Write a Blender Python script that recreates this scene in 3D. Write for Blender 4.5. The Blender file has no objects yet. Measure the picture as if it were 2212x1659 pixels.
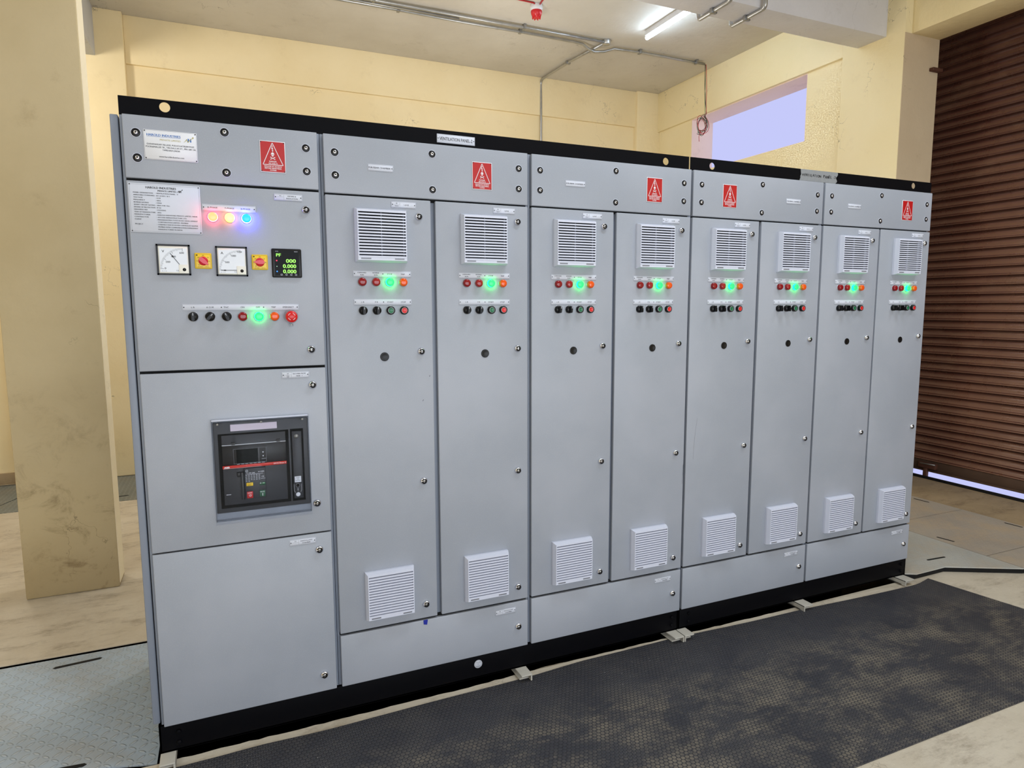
import bpy, bmesh, math, random
from mathutils import Vector, Matrix
random.seed(7)
PI = math.pi
COL = bpy.context.scene.collection

# ------------------------------------------------------------------ materials
def lin(c):
    return tuple(((v/255)/12.92 if v/255 <= .04045 else ((v/255+.055)/1.055)**2.4) for v in c)

class N:
    """small node-graph helper"""
    def __init__(s, name):
        s.m = bpy.data.materials.new(name); s.m.use_nodes = True
        s.t = s.m.node_tree; s.b = s.t.nodes['Principled BSDF']
    def new(s, typ, **k):
        n = s.t.nodes.new(typ)
        for a, v in k.items(): setattr(n, a, v)
        return n
    def put(s, sock, v):
        if isinstance(v, bpy.types.NodeSocket): s.t.links.new(v, sock)
        elif isinstance(v, (tuple, list)) and len(v) == 3 and sock.type == 'RGBA': sock.default_value = (*v, 1)
        else: sock.default_value = v
    def math(s, op, a, b=None, c=None, clamp=False):
        n = s.new('ShaderNodeMath', operation=op, use_clamp=clamp)
        for i, v in enumerate((a, b, c)):
            if v is not None: s.put(n.inputs[i], v)
        return n.outputs[0]
    def obj(s): return s.new('ShaderNodeTexCoord').outputs['Object']
    def gen_pos(s): return s.new('ShaderNodeNewGeometry').outputs['Position']
    def scale(s, vec, sc):
        n = s.new('ShaderNodeVectorMath', operation='MULTIPLY'); s.put(n.inputs[0], vec)
        n.inputs[1].default_value = sc if isinstance(sc, tuple) else (sc,)*3
        return n.outputs[0]
    def noise(s, vec, sc, detail=4, rough=.55, dist=0):
        n = s.new('ShaderNodeTexNoise'); s.put(n.inputs['Vector'], vec)
        n.inputs['Scale'].default_value = sc; n.inputs['Detail'].default_value = detail
        n.inputs['Roughness'].default_value = rough; n.inputs['Distortion'].default_value = dist
        return n.outputs[0]
    def ramp(s, f, a, b, lo=0., hi=1.):
        n = s.new('ShaderNodeMapRange'); n.interpolation_type = 'SMOOTHSTEP'
        s.put(n.inputs['Value'], f)
        n.inputs['From Min'].default_value = a; n.inputs['From Max'].default_value = b
        n.inputs['To Min'].default_value = lo; n.inputs['To Max'].default_value = hi
        return n.outputs['Result']
    def mix(s, f, a, b):
        n = s.new('ShaderNodeMix', data_type='RGBA')
        s.put(n.inputs[0], f); s.put(n.inputs[6], a); s.put(n.inputs[7], b)
        return n.outputs[2]
    def bump(s, h, strength=.3, dist=.002):
        n = s.new('ShaderNodeBump'); s.put(n.inputs['Height'], h)
        n.inputs['Strength'].default_value = strength; n.inputs['Distance'].default_value = dist
        s.t.links.new(n.outputs[0], s.b.inputs['Normal'])
    def sep(s, v):
        n = s.new('ShaderNodeSeparateXYZ'); s.put(n.inputs[0], v); return n.outputs
    def fin(s, col=None, rough=None, metal=None, **k):
        if col is not None: s.put(s.b.inputs['Base Color'], col)
        if rough is not None: s.put(s.b.inputs['Roughness'], rough)
        if metal is not None: s.put(s.b.inputs['Metallic'], metal)
        for a, v in k.items(): s.put(s.b.inputs[a.replace('_', ' ')], v)
        return s.m

def simple(name, rgb, rough=.5, metal=0., var=.06, scale=40, bump=0., spec=None):
    n = N(name); c = lin(rgb); p = n.obj()
    f = n.noise(p, scale, 3)
    dark = tuple(v*(1-var) for v in c); lite = tuple(min(1, v*(1+var)) for v in c)
    if bump: n.bump(n.noise(p, scale*8, 2), bump, .0005)
    k = {}
    if spec is not None: k['Specular_IOR_Level'] = spec
    return n.fin(n.mix(f, dark, lite), rough, metal, **k)

def emit(name, rgb, strength, base=(20, 20, 20)):
    n = N(name)
    return n.fin(lin(base), .3, 0., Emission_Color=rgb, Emission_Strength=strength)

M = {}
def panel_mat():
    n = N('grey_powder_coat'); p = n.obj()
    big = n.noise(n.gen_pos(), 2.2, 4); fine = n.noise(p, 420, 2)
    c = n.mix(n.ramp(big, .35, .7), lin((152, 157, 167)), lin((161, 165, 175)))
    c = n.mix(n.ramp(fine, .55, .8), c, lin((171, 177, 190)))
    n.bump(fine, .25, .0006)
    return n.fin(c, .42, 0., Specular_IOR_Level=.45)
M['panel'] = panel_mat()
M['frame'] = simple('grey_frame_paint', (132, 139, 152), .45, 0, .05, 8, .1)
M['black'] = simple('black_paint', (6, 6, 10), .55, 0, .2, 12, .06, .08)
M['rubber'] = simple('black_plastic', (8, 8, 11), .35, 0, .15, 60, 0, .3)
M['dark'] = simple('dark_recess', (4, 4, 5), .9, 0, .1, 20)
M['white'] = simple('white_plastic', (226, 227, 232), .4, 0, .02, 20)
M['grille'] = simple('grille_plastic', (208, 212, 228), .45, 0, .03, 20)
M['plate'] = simple('engraved_plate', (206, 210, 222), .5, 0, .03, 60, 0, .3)
M['edge'] = simple('plate_edge_line', (120, 122, 130), .4, .2, .05, 60)
M['ink'] = simple('black_ink', (14, 14, 18), .6, 0, .05, 20)
M['blueink'] = simple('blue_ink', (42, 104, 178), .5, 0, .05, 20)
M['goldink'] = simple('gold_ink', (176, 166, 96), .5, 0, .05, 20)
M['chrome'] = simple('chrome', (222, 222, 226), .26, 1, .05, 30)
M['steel'] = simple('galvanised_steel', (150, 150, 148), .42, .75, .2, 30, .1)
M['chan'] = simple('dusty_steel', (184, 180, 170), .6, .1, .12, 25, .1)
M['red'] = simple('danger_red', (176, 14, 18), .4, 0, .06, 20)
M['redlens'] = simple('dark_red_lens', (132, 10, 20), .12, 0, .1, 30)
M['redlens2'] = simple('brick_red_lens', (150, 28, 30), .12, 0, .1, 30)
M['orange'] = simple('orange_lens', (228, 84, 14), .12, 0, .08, 30)
M['redbtn'] = simple('red_button', (208, 24, 26), .3, 0, .05, 30)
M['greenbtn'] = simple('green_button', (10, 104, 66), .3, 0, .05, 30)
M['ring'] = simple('lens_ring', (176, 178, 184), .3, .5, .05, 30)
M['yellow'] = simple('yellow_plate', (234, 196, 30), .35, 0, .06, 40)
M['redknob'] = simple('red_knob', (206, 22, 48), .22, 0, .08, 30)
M['blue'] = simple('blue_tape', (26, 40, 150), .4, 0, .1, 30)
M['tape'] = simple('duct_tape', (150, 154, 158), .42, .3, .12, 60, .15)
M['lcd'] = simple('screen_black', (8, 10, 9), .3, 0, .1, 30, 0, .1)
M['abbgrey'] = simple('breaker_grey', (52, 54, 60), .5, 0, .08, 40)
M['abbdark'] = simple('breaker_dark', (26, 27, 31), .45, 0, .1, 40)
M['abbred'] = simple('breaker_red', (196, 44, 34), .4, 0, .05, 40)
M['lilac'] = simple('blank_label', (206, 196, 214), .5, 0, .03, 30)
M['greendark'] = simple('breaker_green', (8, 74, 44), .4, 0, .05, 40)
M['dial'] = simple('dial_face', (220, 224, 232), .35, 0, .03, 30)
M['cream'] = simple('meter_cream', (228, 226, 216), .35, 0, .03, 30)
M['glow_g'] = emit('green_glow', (0.0, 1., .12), 18)
M['face_g'] = emit('green_lit_face', (.03, 1., .26), 1.15)
M['glow_r'] = emit('red_glow', (1., .04, .10), 28)
M['face_r'] = emit('red_lit_face', (1., .62, .25), 1.25)
M['glow_y'] = emit('amber_glow', (1., .32, .02), 14)
M['face_y'] = emit('amber_lit_face', (1., .85, .35), 1.5)
M['glow_b'] = emit('blue_glow', (.05, .06, 1.), 90)
M['face_b'] = emit('blue_lit_face', (.02, .66, 1.), 1.2)
M['digit'] = emit('green_digits', (.35, 1., .08), 1.3)
M['led_r'] = emit('red_led', (1., .05, .12), 1.5)
M['led_b'] = emit('blue_led', (.05, .3, 1.), 1.5)
M['led_g'] = emit('pale_led', (.6, 1., .7), 1.2)
M['tube'] = emit('tube_lit', (.60, .78, 1.), 46)
def clear_mat():
    n = N('clear_cover')
    return n.fin((.94, .95, .97), .06, 0., Transmission_Weight=1., IOR=1.12, Alpha=.55)
M['clear'] = clear_mat()

def crack(n, p, sc, w, msk_sc, lo, hi):
    """thin meandering dark lines, masked in patches"""
    a = n.noise(p, sc, 5, .6)
    l = n.ramp(n.math('ABSOLUTE', n.math('SUBTRACT', a, .5)), 0., w, 1., 0.)
    return n.math('MULTIPLY', l, n.ramp(n.noise(p, msk_sc, 2), lo, hi))
def plaster(name, rgb, rgb2, dirt, crk=.5, grime=False, crs=2.2):
    n = N(name); p = n.gen_pos()
    c = n.mix(n.ramp(n.noise(p, 1.3, 5), .3, .72), lin(rgb), lin(rgb2))
    c = n.mix(n.math('MULTIPLY', n.ramp(n.noise(p, 5, 6, .7), .56, .8), .35), c, lin(dirt))
    k = crack(n, p, crs, .003, 1.7, .57, .64)
    c = n.mix(n.math('MULTIPLY', k, crk), c, lin((70, 58, 46)))
    if grime:
        z = n.sep(p)[2]
        low = n.ramp(z, 0., 1.5, 1., 0.)
        blot = n.math('MULTIPLY', low, n.ramp(n.noise(p, 6, 7, .72, .6), .5, .72))
        c = n.mix(n.math('MULTIPLY', blot, .75), c, lin((118, 96, 64)))
        c = n.mix(n.math('MULTIPLY', n.ramp(z, 0., .5, 1., 0.), .45), c, lin((128, 106, 66)))
    n.bump(n.noise(p, 9, 6, .65), .35, .012)
    return n.fin(c, .75, 0., Specular_IOR_Level=.25)
M['wall'] = plaster('yellow_plaster', (244, 226, 184), (238, 218, 172), (204, 182, 140), .6)
M['lit_side'] = plaster('lit_side_plaster', (248, 238, 212), (244, 232, 202), (214, 198, 160), .3)  # paler plaster paints the light falling on the column's side
M['jamb'] = plaster('shaded_jamb_plaster', (214, 194, 162), (204, 182, 150), (170, 142, 108), .4)  # darker beige paints the shading on the jamb face
M['wallr'] = plaster('pale_yellow_plaster', (244, 228, 186), (240, 222, 174), (210, 190, 148), .6)
M['ceil'] = plaster('ceiling_plaster', (212, 206, 194), (200, 193, 180), (156, 146, 130), .6)
M['column'] = plaster('stained_plaster', (214, 196, 158), (203, 184, 144), (158, 136, 98), .5, True)
M['reveal'] = plaster('backlit_reveal_plaster', (252, 230, 216), (248, 224, 210), (190, 160, 148), .2)  # pinkish light from outside painted into the reveal colour
M['whitep'] = plaster('white_beam_paint', (206, 208, 212), (198, 200, 206), (170, 168, 166), .3)
M['beamf'] = plaster('grey_beam_plaster', (226, 224, 226), (218, 215, 216), (186, 180, 172), .35)
def concrete(name, a, b, dirt, specks=.6):
    n = N(name); p = n.gen_pos()
    c = n.mix(n.ramp(n.noise(p, 2.4, 6, .65), .32, .7), lin(a), lin(b))
    c = n.mix(n.math('MULTIPLY', n.ramp(n.noise(n.scale(p, (.6, 1.5, 1.)), 5, 8, .78), .47, .72), .75), c, lin(dirt))
    c = n.mix(n.math('MULTIPLY', n.ramp(n.noise(p, 90, 2), .68, .76), specks), c, lin((228, 218, 200)))
    k = crack(n, p, 1.6, .003, 1.2, .5, .58)
    c = n.mix(n.math('MULTIPLY', k, .3), c, lin((70, 58, 46)))
    n.bump(n.noise(p, 40, 6, .7), .4, .004)
    return n.fin(c, .8, 0., Specular_IOR_Level=.25)
M['floor'] = concrete('worn_concrete', (208, 198, 180), (194, 182, 162), (142, 128, 110))
M['sand'] = concrete('sandy_concrete', (176, 154, 122), (160, 140, 110), (120, 102, 80), .4)
M['ledge'] = concrete('ledge_concrete', (216, 206, 188), (200, 188, 168), (140, 122, 100))

def checker(name, rgb, rgb2, dust, amount, mk=1.):
    n = N(name); p = n.gen_pos(); o = n.sep(n.scale(p, 1/.034))
    fx = n.math('SUBTRACT', n.math('FRACT', o[0]), .5); fy = n.math('SUBTRACT', n.math('FRACT', o[1]), .5)
    par = n.math('MODULO', n.math('ADD', n.math('ADD', n.math('FLOOR', o[0]), n.math('FLOOR', o[1])), 1000), 2)
    sgn = n.math('SUBTRACT', n.math('MULTIPLY', par, 2), 1)
    sy = n.math('MULTIPLY', fy, sgn)
    a = n.math('DIVIDE', n.math('ADD', fx, sy), .66); b = n.math('DIVIDE', n.math('SUBTRACT', fx, sy), .24)
    d = n.math('ADD', n.math('MULTIPLY', a, a), n.math('MULTIPLY', b, b))
    h = n.ramp(d, .35, 1., 1., 0.)
    c = n.mix(n.ramp(n.noise(p, 2.6, 5), .35, .68), lin(rgb), lin(rgb2))
    c = n.mix(n.math('MULTIPLY', n.ramp(n.noise(p, 3.5, 5, .7), .42, .68), amount), c, lin(dust))
    c = n.mix(n.math('MULTIPLY', h, .22*mk), c, lin((206, 208, 208)))
    c = n.mix(n.math('MULTIPLY', n.ramp(n.math('ABSOLUTE', n.math('SUBTRACT', d, 1.15)), 0., .35, 1., 0.), .38*mk), c, lin((84, 88, 92)))  # dark ring paints shade around each raised diamond
    n.bump(n.math('ADD', n.math('MULTIPLY', h, mk), n.math('MULTIPLY', n.noise(p, 60, 4), 1.2*(1-mk))), .9, .0025)
    return n.fin(c, .5, 0., Specular_IOR_Level=.5)
M['checker'] = checker('painted_chequer_plate', (172, 190, 208), (160, 176, 192), (164, 158, 148), .45)
M['checker2'] = checker('dusty_chequer_plate', (176, 166, 152), (164, 154, 142), (186, 166, 138), .8, .3)
M['checker3'] = checker('dark_chequer_plate', (118, 124, 122), (104, 110, 108), (130, 122, 108), .5)
M['checker4'] = checker('pale_chequer_plate', (182, 182, 176), (172, 172, 166), (184, 172, 154), .8, .3)

def mat_rubber():
    n = N('studded_rubber'); p = n.gen_pos(); o = n.sep(p)
    P = .0175; u = n.math('DIVIDE', o[0], P); v = n.math('DIVIDE', o[1], P*1.732)
    def lat(off):
        fx = n.math('SUBTRACT', n.math('FRACT', n.math('ADD', u, off)), .5)
        fy = n.math('MULTIPLY', n.math('SUBTRACT', n.math('FRACT', n.math('ADD', v, off)), .5), 1.732)
        return n.math('SQRT', n.math('ADD', n.math('MULTIPLY', fx, fx), n.math('MULTIPLY', fy, fy)))
    d = n.math('MINIMUM', lat(100.), lat(100.5))
    stud = n.ramp(d, .34, .46, 1., 0.)
    rim = n.ramp(n.math('ABSOLUTE', n.math('SUBTRACT', d, .36)), 0., .1, 1., 0.)
    dust = n.math('MULTIPLY', n.ramp(n.noise(n.scale(p, (1., 1.6, 1.)), 3.4, 9, .8, .3), .42, .66),
                  n.ramp(o[1], -.18, -.42, .12, 1.))
    c = n.mix(n.noise(p, 1.5, 4), lin((46, 47, 54)), lin((60, 60, 66)))
    c = n.mix(n.math('MULTIPLY', n.math('MULTIPLY', n.ramp(stud, 0., 1., .25, 1.), dust), .5), c, lin((160, 148, 126)))
    c = n.mix(n.math('MULTIPLY', n.math('MULTIPLY', rim, n.ramp(n.noise(p, 5, 5), .3, .7)), .22), c, lin((150, 146, 140)))
    c = n.mix(n.math('MULTIPLY', n.ramp(d, .44, .54), .6), c, lin((20, 20, 24)))
    c = n.mix(n.math('MULTIPLY', n.ramp(n.noise(p, 160, 1), .77, .8), .6), c, lin((220, 216, 210)))
    n.bump(stud, .7, .002)
    return n.fin(c, .62, 0., Specular_IOR_Level=.35)
M['mat'] = mat_rubber()
def shutter_mat():
    n = N('brown_shutter_paint'); p = n.gen_pos()
    c = n.mix(n.ramp(n.noise(n.scale(p, (1, .3, 1.)), 2.4, 5), .34, .68), lin((90, 52, 44)), lin((116, 76, 62)))
    c = n.mix(n.math('MULTIPLY', n.ramp(n.noise(n.scale(p, (1, .4, 1.)), 5., 6, .7), .5, .72), .4), c, lin((150, 116, 92)))
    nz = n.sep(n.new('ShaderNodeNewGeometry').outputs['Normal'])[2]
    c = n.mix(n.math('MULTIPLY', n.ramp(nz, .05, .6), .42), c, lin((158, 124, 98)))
    c = n.mix(n.math('MULTIPLY', n.ramp(nz, .0, -.3), .7), c, lin((46, 22, 20)))  # shade under the slat ridges painted onto downward faces
    return n.fin(c, n.ramp(n.noise(p, 8, 4),   .3, .7, .22, .42), .1, Specular_IOR_Level=.5)
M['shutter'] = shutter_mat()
M['shutterdark'] = simple('shutter_rail', (84, 64, 52), .6, .2, .25, 6)
M['rust'] = simple('rusty_steel', (92, 58, 44), .7, .3, .3, 30, .2)
M['conduit'] = simple('steel_conduit', (176, 176, 174), .34, .8, .3, 14, .1)
M['hred'] = simple('red_plastic', (206, 34, 44), .3, 0, .06, 30)
M['housing'] = simple('luminaire_housing', (214, 214, 218), .4, 0, .04, 20)
M['wire_r'] = simple('red_wire', (176, 28, 34), .4, 0, .05, 20)
M['wire_g'] = simple('green_wire', (60, 110, 72), .4, 0, .05, 20)
M['wire_k'] = simple('black_wire', (30, 30, 32), .4, 0, .05, 20)

# ------------------------------------------------------------------ geometry
_txt = {}
def text_data(s, bold=.012):
    if (s, 0) in _txt: return _txt[(s, 0)]
    cu = bpy.data.curves.new('t', 'FONT'); cu.body = s; cu.size = 1; cu.resolution_u = 2
    ob = bpy.data.objects.new('t', cu); COL.objects.link(ob)
    dg = bpy.context.evaluated_depsgraph_get(); me = ob.evaluated_get(dg).to_mesh()
    vs = [(v.co.x, v.co.y) for v in me.vertices]; fs = [tuple(p.vertices) for p in me.polygons]
    ob.evaluated_get(dg).to_mesh_clear(); bpy.data.objects.remove(ob); bpy.data.curves.remove(cu)
    if vs:
        x0 = min(v[0] for v in vs); x1 = max(v[0] for v in vs)
    else: x0 = x1 = 0
    H = .73
    r = ([((x-x0)/H*1.1, y/H) for x, y in vs], fs, (x1-x0)/H*1.1)
    _txt[(s, 0)] = r
    return r

class MB:
    def __init__(s): s.bm = bmesh.new(); s.mats = []; s.flip = set()
    def mi(s, m):
        m = M[m] if isinstance(m, str) else m
        if m not in s.mats: s.mats.append(m)
        return s.mats.index(m)
    def add(s, other, mi):
        vm = {v: s.bm.verts.new(v.co) for v in other.verts}
        for f in other.faces:
            try:
                g = s.bm.faces.new([vm[v] for v in f.verts]); g.material_index = mi; g.smooth = f.smooth
            except ValueError: pass
        other.free()
    def box(s, x0, x1, y0, y1, z0, z1, m, bev=0., seg=2):
        b = bmesh.new(); bmesh.ops.create_cube(b, size=1)
        for v in b.verts:
            v.co = Vector(((x0+x1)/2+v.co.x*(x1-x0), (y0+y1)/2+v.co.y*(y1-y0), (z0+z1)/2+v.co.z*(z1-z0)))
        if bev:
            bmesh.ops.bevel(b, geom=b.edges[:], offset=bev, segments=seg, profile=.5, affect='EDGES')
            for f in b.faces: f.smooth = True
        s.add(b, s.mi(m)); return s
    def quad(s, pts, m):
        vs = [s.bm.verts.new(p) for p in pts]; f = s.bm.faces.new(vs); f.material_index = s.mi(m); return s
    def lathe(s, cx, cz, prof, m, n=24, y0=0., axis='y', cy=0.):
        """profile [(radius, outward)], spun about -Y (or -Z for axis z); outward points at the viewer"""
        mi = s.mi(m) if not isinstance(m, list) else None
        mis = [s.mi(q) for q in m] if isinstance(m, list) else None
        rings = []
        for r, h in prof:
            if r <= 1e-6:
                p = (cx, y0-h, cz) if axis == 'y' else (cx, cy, cz-h)
                rings.append([s.bm.verts.new(p)])
            else:
                ring = []
                for k in range(n):
                    a = 2*PI*k/n
                    p = (cx+r*math.cos(a), y0-h, cz+r*math.sin(a)) if axis == 'y' else (cx+r*math.cos(a), cy-r*math.sin(a), cz-h)
                    ring.append(s.bm.verts.new(p))
                rings.append(ring)
        for i in range(len(rings)-1):
            A, B = rings[i], rings[i+1]; mt = mis[i] if mis else mi
            for k in range(n):
                k2 = (k+1) % n
                if len(A) == 1 and len(B) == 1: continue
                if len(B) == 1: f = s.bm.faces.new([A[k], A[k2], B[0]])
                elif len(A) == 1: f = s.bm.faces.new([A[0], B[k2], B[k]])
                else: f = s.bm.faces.new([A[k], A[k2], B[k2], B[k]])
                f.material_index = mt; f.smooth = True
        return s
    def prism(s, pts, y0, y1, m, plane='xz'):
        """closed outline extruded between two depths"""
        mi = s.mi(m)
        def P(a, b, d): return (a, d, b) if plane == 'xz' else ((a, b, d) if plane == 'xy' else (d, a, b))
        A = [s.bm.verts.new(P(a, b, y0)) for a, b in pts]; B = [s.bm.verts.new(P(a, b, y1)) for a, b in pts]
        fs = [s.bm.faces.new(A), s.bm.faces.new(B[::-1])]
        for i in range(len(pts)):
            j = (i+1) % len(pts); fs.append(s.bm.faces.new([A[j], A[i], B[i], B[j]]))
        for f in fs: f.material_index = mi
        return s
    def tube(s, pts, r, m, n=8, cap=True):
        pts = [Vector(p) for p in pts]; mi = s.mi(m); rings = []; up = None
        for i, p in enumerate(pts):
            t = (pts[min(i+1, len(pts)-1)]-pts[max(i-1, 0)]).normalized()
            if up is None: up = Vector((0, 0, 1)) if abs(t.z) < .9 else Vector((1, 0, 0))
            a = t.cross(up).normalized(); up = a.cross(t).normalized()
            rings.append([s.bm.verts.new(p+a*r*math.cos(2*PI*k/n)+up*r*math.sin(2*PI*k/n)) for k in range(n)])
        for A, B in zip(rings, rings[1:]):
            for k in range(n):
                f = s.bm.faces.new([A[k], A[(k+1) % n], B[(k+1) % n], B[k]]); f.material_index = mi; f.smooth = True
        if cap:
            for R_ in (rings[0][::-1], rings[-1]):
                f = s.bm.faces.new(R_); f.material_index = mi
        return s
    def text(s, st, x, z, h, m, y=0., w=None, align='c', bold=.012, mw=None):
        """x,z = centre (or left) of the baseline box, h = capital height"""
        vs, fs, tw = text_data(st, bold)
        k = h
        if w is not None and tw: k = w/tw
        if mw is not None and tw*k > mw: k = mw/tw
        W_ = tw*k; x0 = x-W_/2 if align == 'c' else (x if align == 'l' else x-W_)
        mi = s.mi(m); d = bold*2.2*h
        for dx, dy in (((-d, 0), (d, -.00003)) if bold > .004 else ((0, 0),)):
            V = [s.bm.verts.new((x0+a*k+dx, y+dy, z-h/2+b*h)) for a, b in vs]
            for f in fs:
                try: g = s.bm.faces.new([V[i] for i in f]); g.material_index = mi
                except ValueError: pass
        return s
    def strip(s, x0, z0, x1, z1, w, m, y):
        d = Vector((x1-x0, z1-z0)).normalized(); q = Vector((-d.y, d.x))*w/2
        return s.quad([(x0-q.x, y, z0-q.y), (x1-q.x, y, z1-q.y), (x1+q.x, y, z1+q.y), (x0+q.x, y, z0+q.y)], m)
    def rect_line(s, x0, x1, z0, z1, w, m, y):
        s.strip(x0, z0, x1, z0, w, m, y); s.strip(x0, z1, x1, z1, w, m, y)
        s.strip(x0, z0, x0, z1, w, m, y); s.strip(x1, z0, x1, z1, w, m, y); return s
    def mesh(s, name, sharp=35):
        me = bpy.data.meshes.new(name)
        lim = math.radians(sharp)
        for e in s.bm.edges:
            if len(e.link_faces) == 2 and e.calc_face_angle(0) > lim: e.smooth = False
        s.bm.to_mesh(me); s.bm.free()
        for m in s.mats: me.materials.append(m)
        return me

WLOC = {}
def link(name, data, parent=None, loc=(0, 0, 0)):
    o = bpy.data.objects.new(name, data); COL.objects.link(o)
    loc = Vector(loc); WLOC[o.name] = loc
    if parent is not None:
        o.parent = parent; o.location = loc-WLOC[parent.name]
    else: o.location = loc
    return o
def build(mb, name, parent=None, origin=(0, 0, 0), recalc=False):
    o = Vector(origin)
    for v in mb.bm.verts: v.co -= o
    if recalc: bmesh.ops.recalc_face_normals(mb.bm, faces=mb.bm.faces[:])
    return link(name, mb.mesh(name), parent, origin)
def tag(o, label=None, cat=None, group=None, kind=None):
    if label: o['label'] = label
    if cat: o['category'] = cat
    if group: o['group'] = group
    if kind: o['kind'] = kind
    return o

# ------------------------------------------------------------------ camera
F = 1418.92; YAW, PIT, ROL = .410168, -.117244, -.0030971
def camera():
    cy, sy, cp, sp = math.cos(YAW), math.sin(YAW), math.cos(PIT), math.sin(PIT)
    f = Vector((sy*cp, cy*cp, sp)); r = Vector((cy, -sy, 0)); u = r.cross(f)
    c, s = math.cos(ROL), math.sin(ROL)
    r2 = c*r+s*u; u2 = -s*r+c*u
    cd = bpy.data.cameras.new('camera'); cd.sensor_width = 36; cd.lens = 36*F/2212; cd.sensor_fit = 'HORIZONTAL'
    cd.clip_start = .05; cd.clip_end = 200
    ob = bpy.data.objects.new('camera', cd); COL.objects.link(ob)
    m = Matrix((r2, u2, -f)).transposed().to_4x4(); m.translation = Vector((.25739, -2.37937, 1.55829))
    ob.matrix_world = m; bpy.context.scene.camera = ob
camera()

# ------------------------------------------------------------------ setting
H = 4.135; D = 4.66
def struct(mb, name, **k): return tag(build(mb, name, None, (0, 0, 0), True), kind='structure', **k)
# floor with a cable trench under the cabinets and one along the back wall
fl = MB()
fl.box(-4, 6.0, -6.2, .022, -.9, 0, 'floor')
fl.box(-4, 5.27, 1.0, 3.64, -.9, 0, 'floor')
fl.box(-4, 5.27, 4.6, 4.9, -.9, 0, 'floor')
fl.box(-4, 6.6, -6.2, 4.9, -.9, -.85, 'dark')  # trench bottom coloured near-black to stand for its shade
fl.box(5.27, 6.02, -6.2, 2.4, -.9, .004, 'sand')
struct(fl, 'floor')
tw = MB(); tw.box(-4, 4.45, 1.0, 1.004, -.85, -.003, 'dark'); tw.box(-4, 3.9, .0185, .0205, -.85, -.012, 'dark')  # near-black sheets paint the trench walls as shaded
struct(tw, 'trench_shade')
lg = MB()
pts = [(-.35, .024), (.23, .023), (.525, .022), (.846, .025), (1.1, .02), (1.466, .036), (1.7, .03), (2.221, .026), (2.6, .02), (3.032, .013), (3.45, .0), (3.76, -.02)]
# rough concrete lip along the trench
import itertools
edge = []
for (xa, ya), (xb, yb) in zip(pts, pts[1:]):
    nseg = max(2, int((xb-xa)/.03))
    for k in range(nseg): t = k/nseg; edge.append((xa+(xb-xa)*t, ya+(yb-ya)*t+random.uniform(-.003, .003)))
edge.append(pts[-1])
lg.prism([(-.35, -.1)]+[(3.76, -.1)]+edge[::-1], .0, .002, 'ledge', 'xy')
struct(lg, 'trim_2')
ce = MB(); ce.box(-4, 5.6, -6.2, 4.95, H, H+.15, 'ceil'); struct(ce, 'ceiling')
wb = MB()
wb.box(-4, 5.6, D, D+.25, 0, H, 'wall')
wb.box(-.44, 4.96, D-.03, D+.01, 3.722, H, 'wall', .004)
struct(wb, 'wall_back')
kb = MB(); kb.box(-4, 5.28, D-.02, D+.01, 0, .1, 'sand', .004); struct(kb, 'baseboard_back')
pl = MB(); pl.box(-1.5, -.44, D-.1, D+.01, 0, H, 'wall', .006); tag(struct(pl, 'trim_3'))
pl = MB(); pl.box(4.95, 5.3, D-.07, D+.01, 0, H, 'wall', .006); struct(pl, 'trim_4')
wl = MB(); wl.box(-4.2, -4, -6.2, 4.9, 0, H, 'wall'); struct(wl, 'wall_left')
wf = MB(); wf.box(-4.2, 6.3, -6.4, -6.2, 0, H, 'wall'); struct(wf, 'wall_front')
# right wall with window opening
X0, X1 = 5.28, 5.55
wr = MB()
wy0, wy1, wz0, wz1 = 2.335, 3.975, 3.075, 3.675
wr.box(X0, X1, wy1, D+.1, 0, H, 'wallr'); wr.box(X0, X1, 1.6, wy0, 0, H, 'wallr')
wr.box(X0, X1, wy0, wy1, 0, wz0, 'wallr'); wr.box(X0, X1, wy0, wy1, wz1+.008, H, 'wallr')
wr.box(X0-.03, X0+.01, 1.93, D-.05, wz1+.006, H, 'wallr', .004)
wr.box(5.24, 5.65, 1.36, 1.93, 0, H, 'wallr', .005)          # column beside the shutter
wr.box(5.32, 5.65, -6.2, 1.37, 3.68, H, 'wallr', .004)       # lintel over the shutter
wr.box(5.243, 5.649, 1.357, 1.361, .003, 3.68, 'jamb')
wr.box(5.32, 5.65, -6.2, -2.9, 0, 3.7, 'wallr')
wr.box(5.64, 6.2, 1.93, 2.1, 0, H+.1, 'wallr'); wr.box(5.6, 6.2, -6.2, 2.0, 4.1, H+.2, 'wallr')  # unseen outer shell, added to close the light gap behind the jamb
wr.box(5.64, 6.2, -6.2, -2.9, 0, H, 'wallr')
struct(wr, 'wall_right')
wn = MB()
e = .004
wn.box(X0+.001, X1+.03, wy1-e, wy1+.002, wz0, wz1, 'reveal'); wn.box(X0+.001, X1+.03, wy0-.002, wy0+e, wz0, wz1, 'reveal')
wn.box(X0+.001, X1+.03, wy0, wy1, wz1-e, wz1+.008, 'reveal'); wn.box(X0+.001, X1+.03, wy0, wy1, wz0-.002, wz0+.004, 'reveal')
struct(wn, 'window_1')
# ceiling beams
bm_ = MB(); bm_.box(-4, 5.25, 1.52, 1.785, 3.70, H+.02, 'beamf', .006); tag(struct(bm_, 'trim_5'))
b2 = MB(); b2.box(-1.0, -.66, 1.9, D-.09, 3.735, H+.02, 'whitep', .006); struct(b2, 'trim_6')
co = MB(); co.box(-.795, -.357, 1.75, 1.93, 0, H, 'column', .008); co.box(-.36, -.356, 1.757, 1.925, .02, H, 'lit_side'); tag(struct(co, 'trim_7'))

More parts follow.
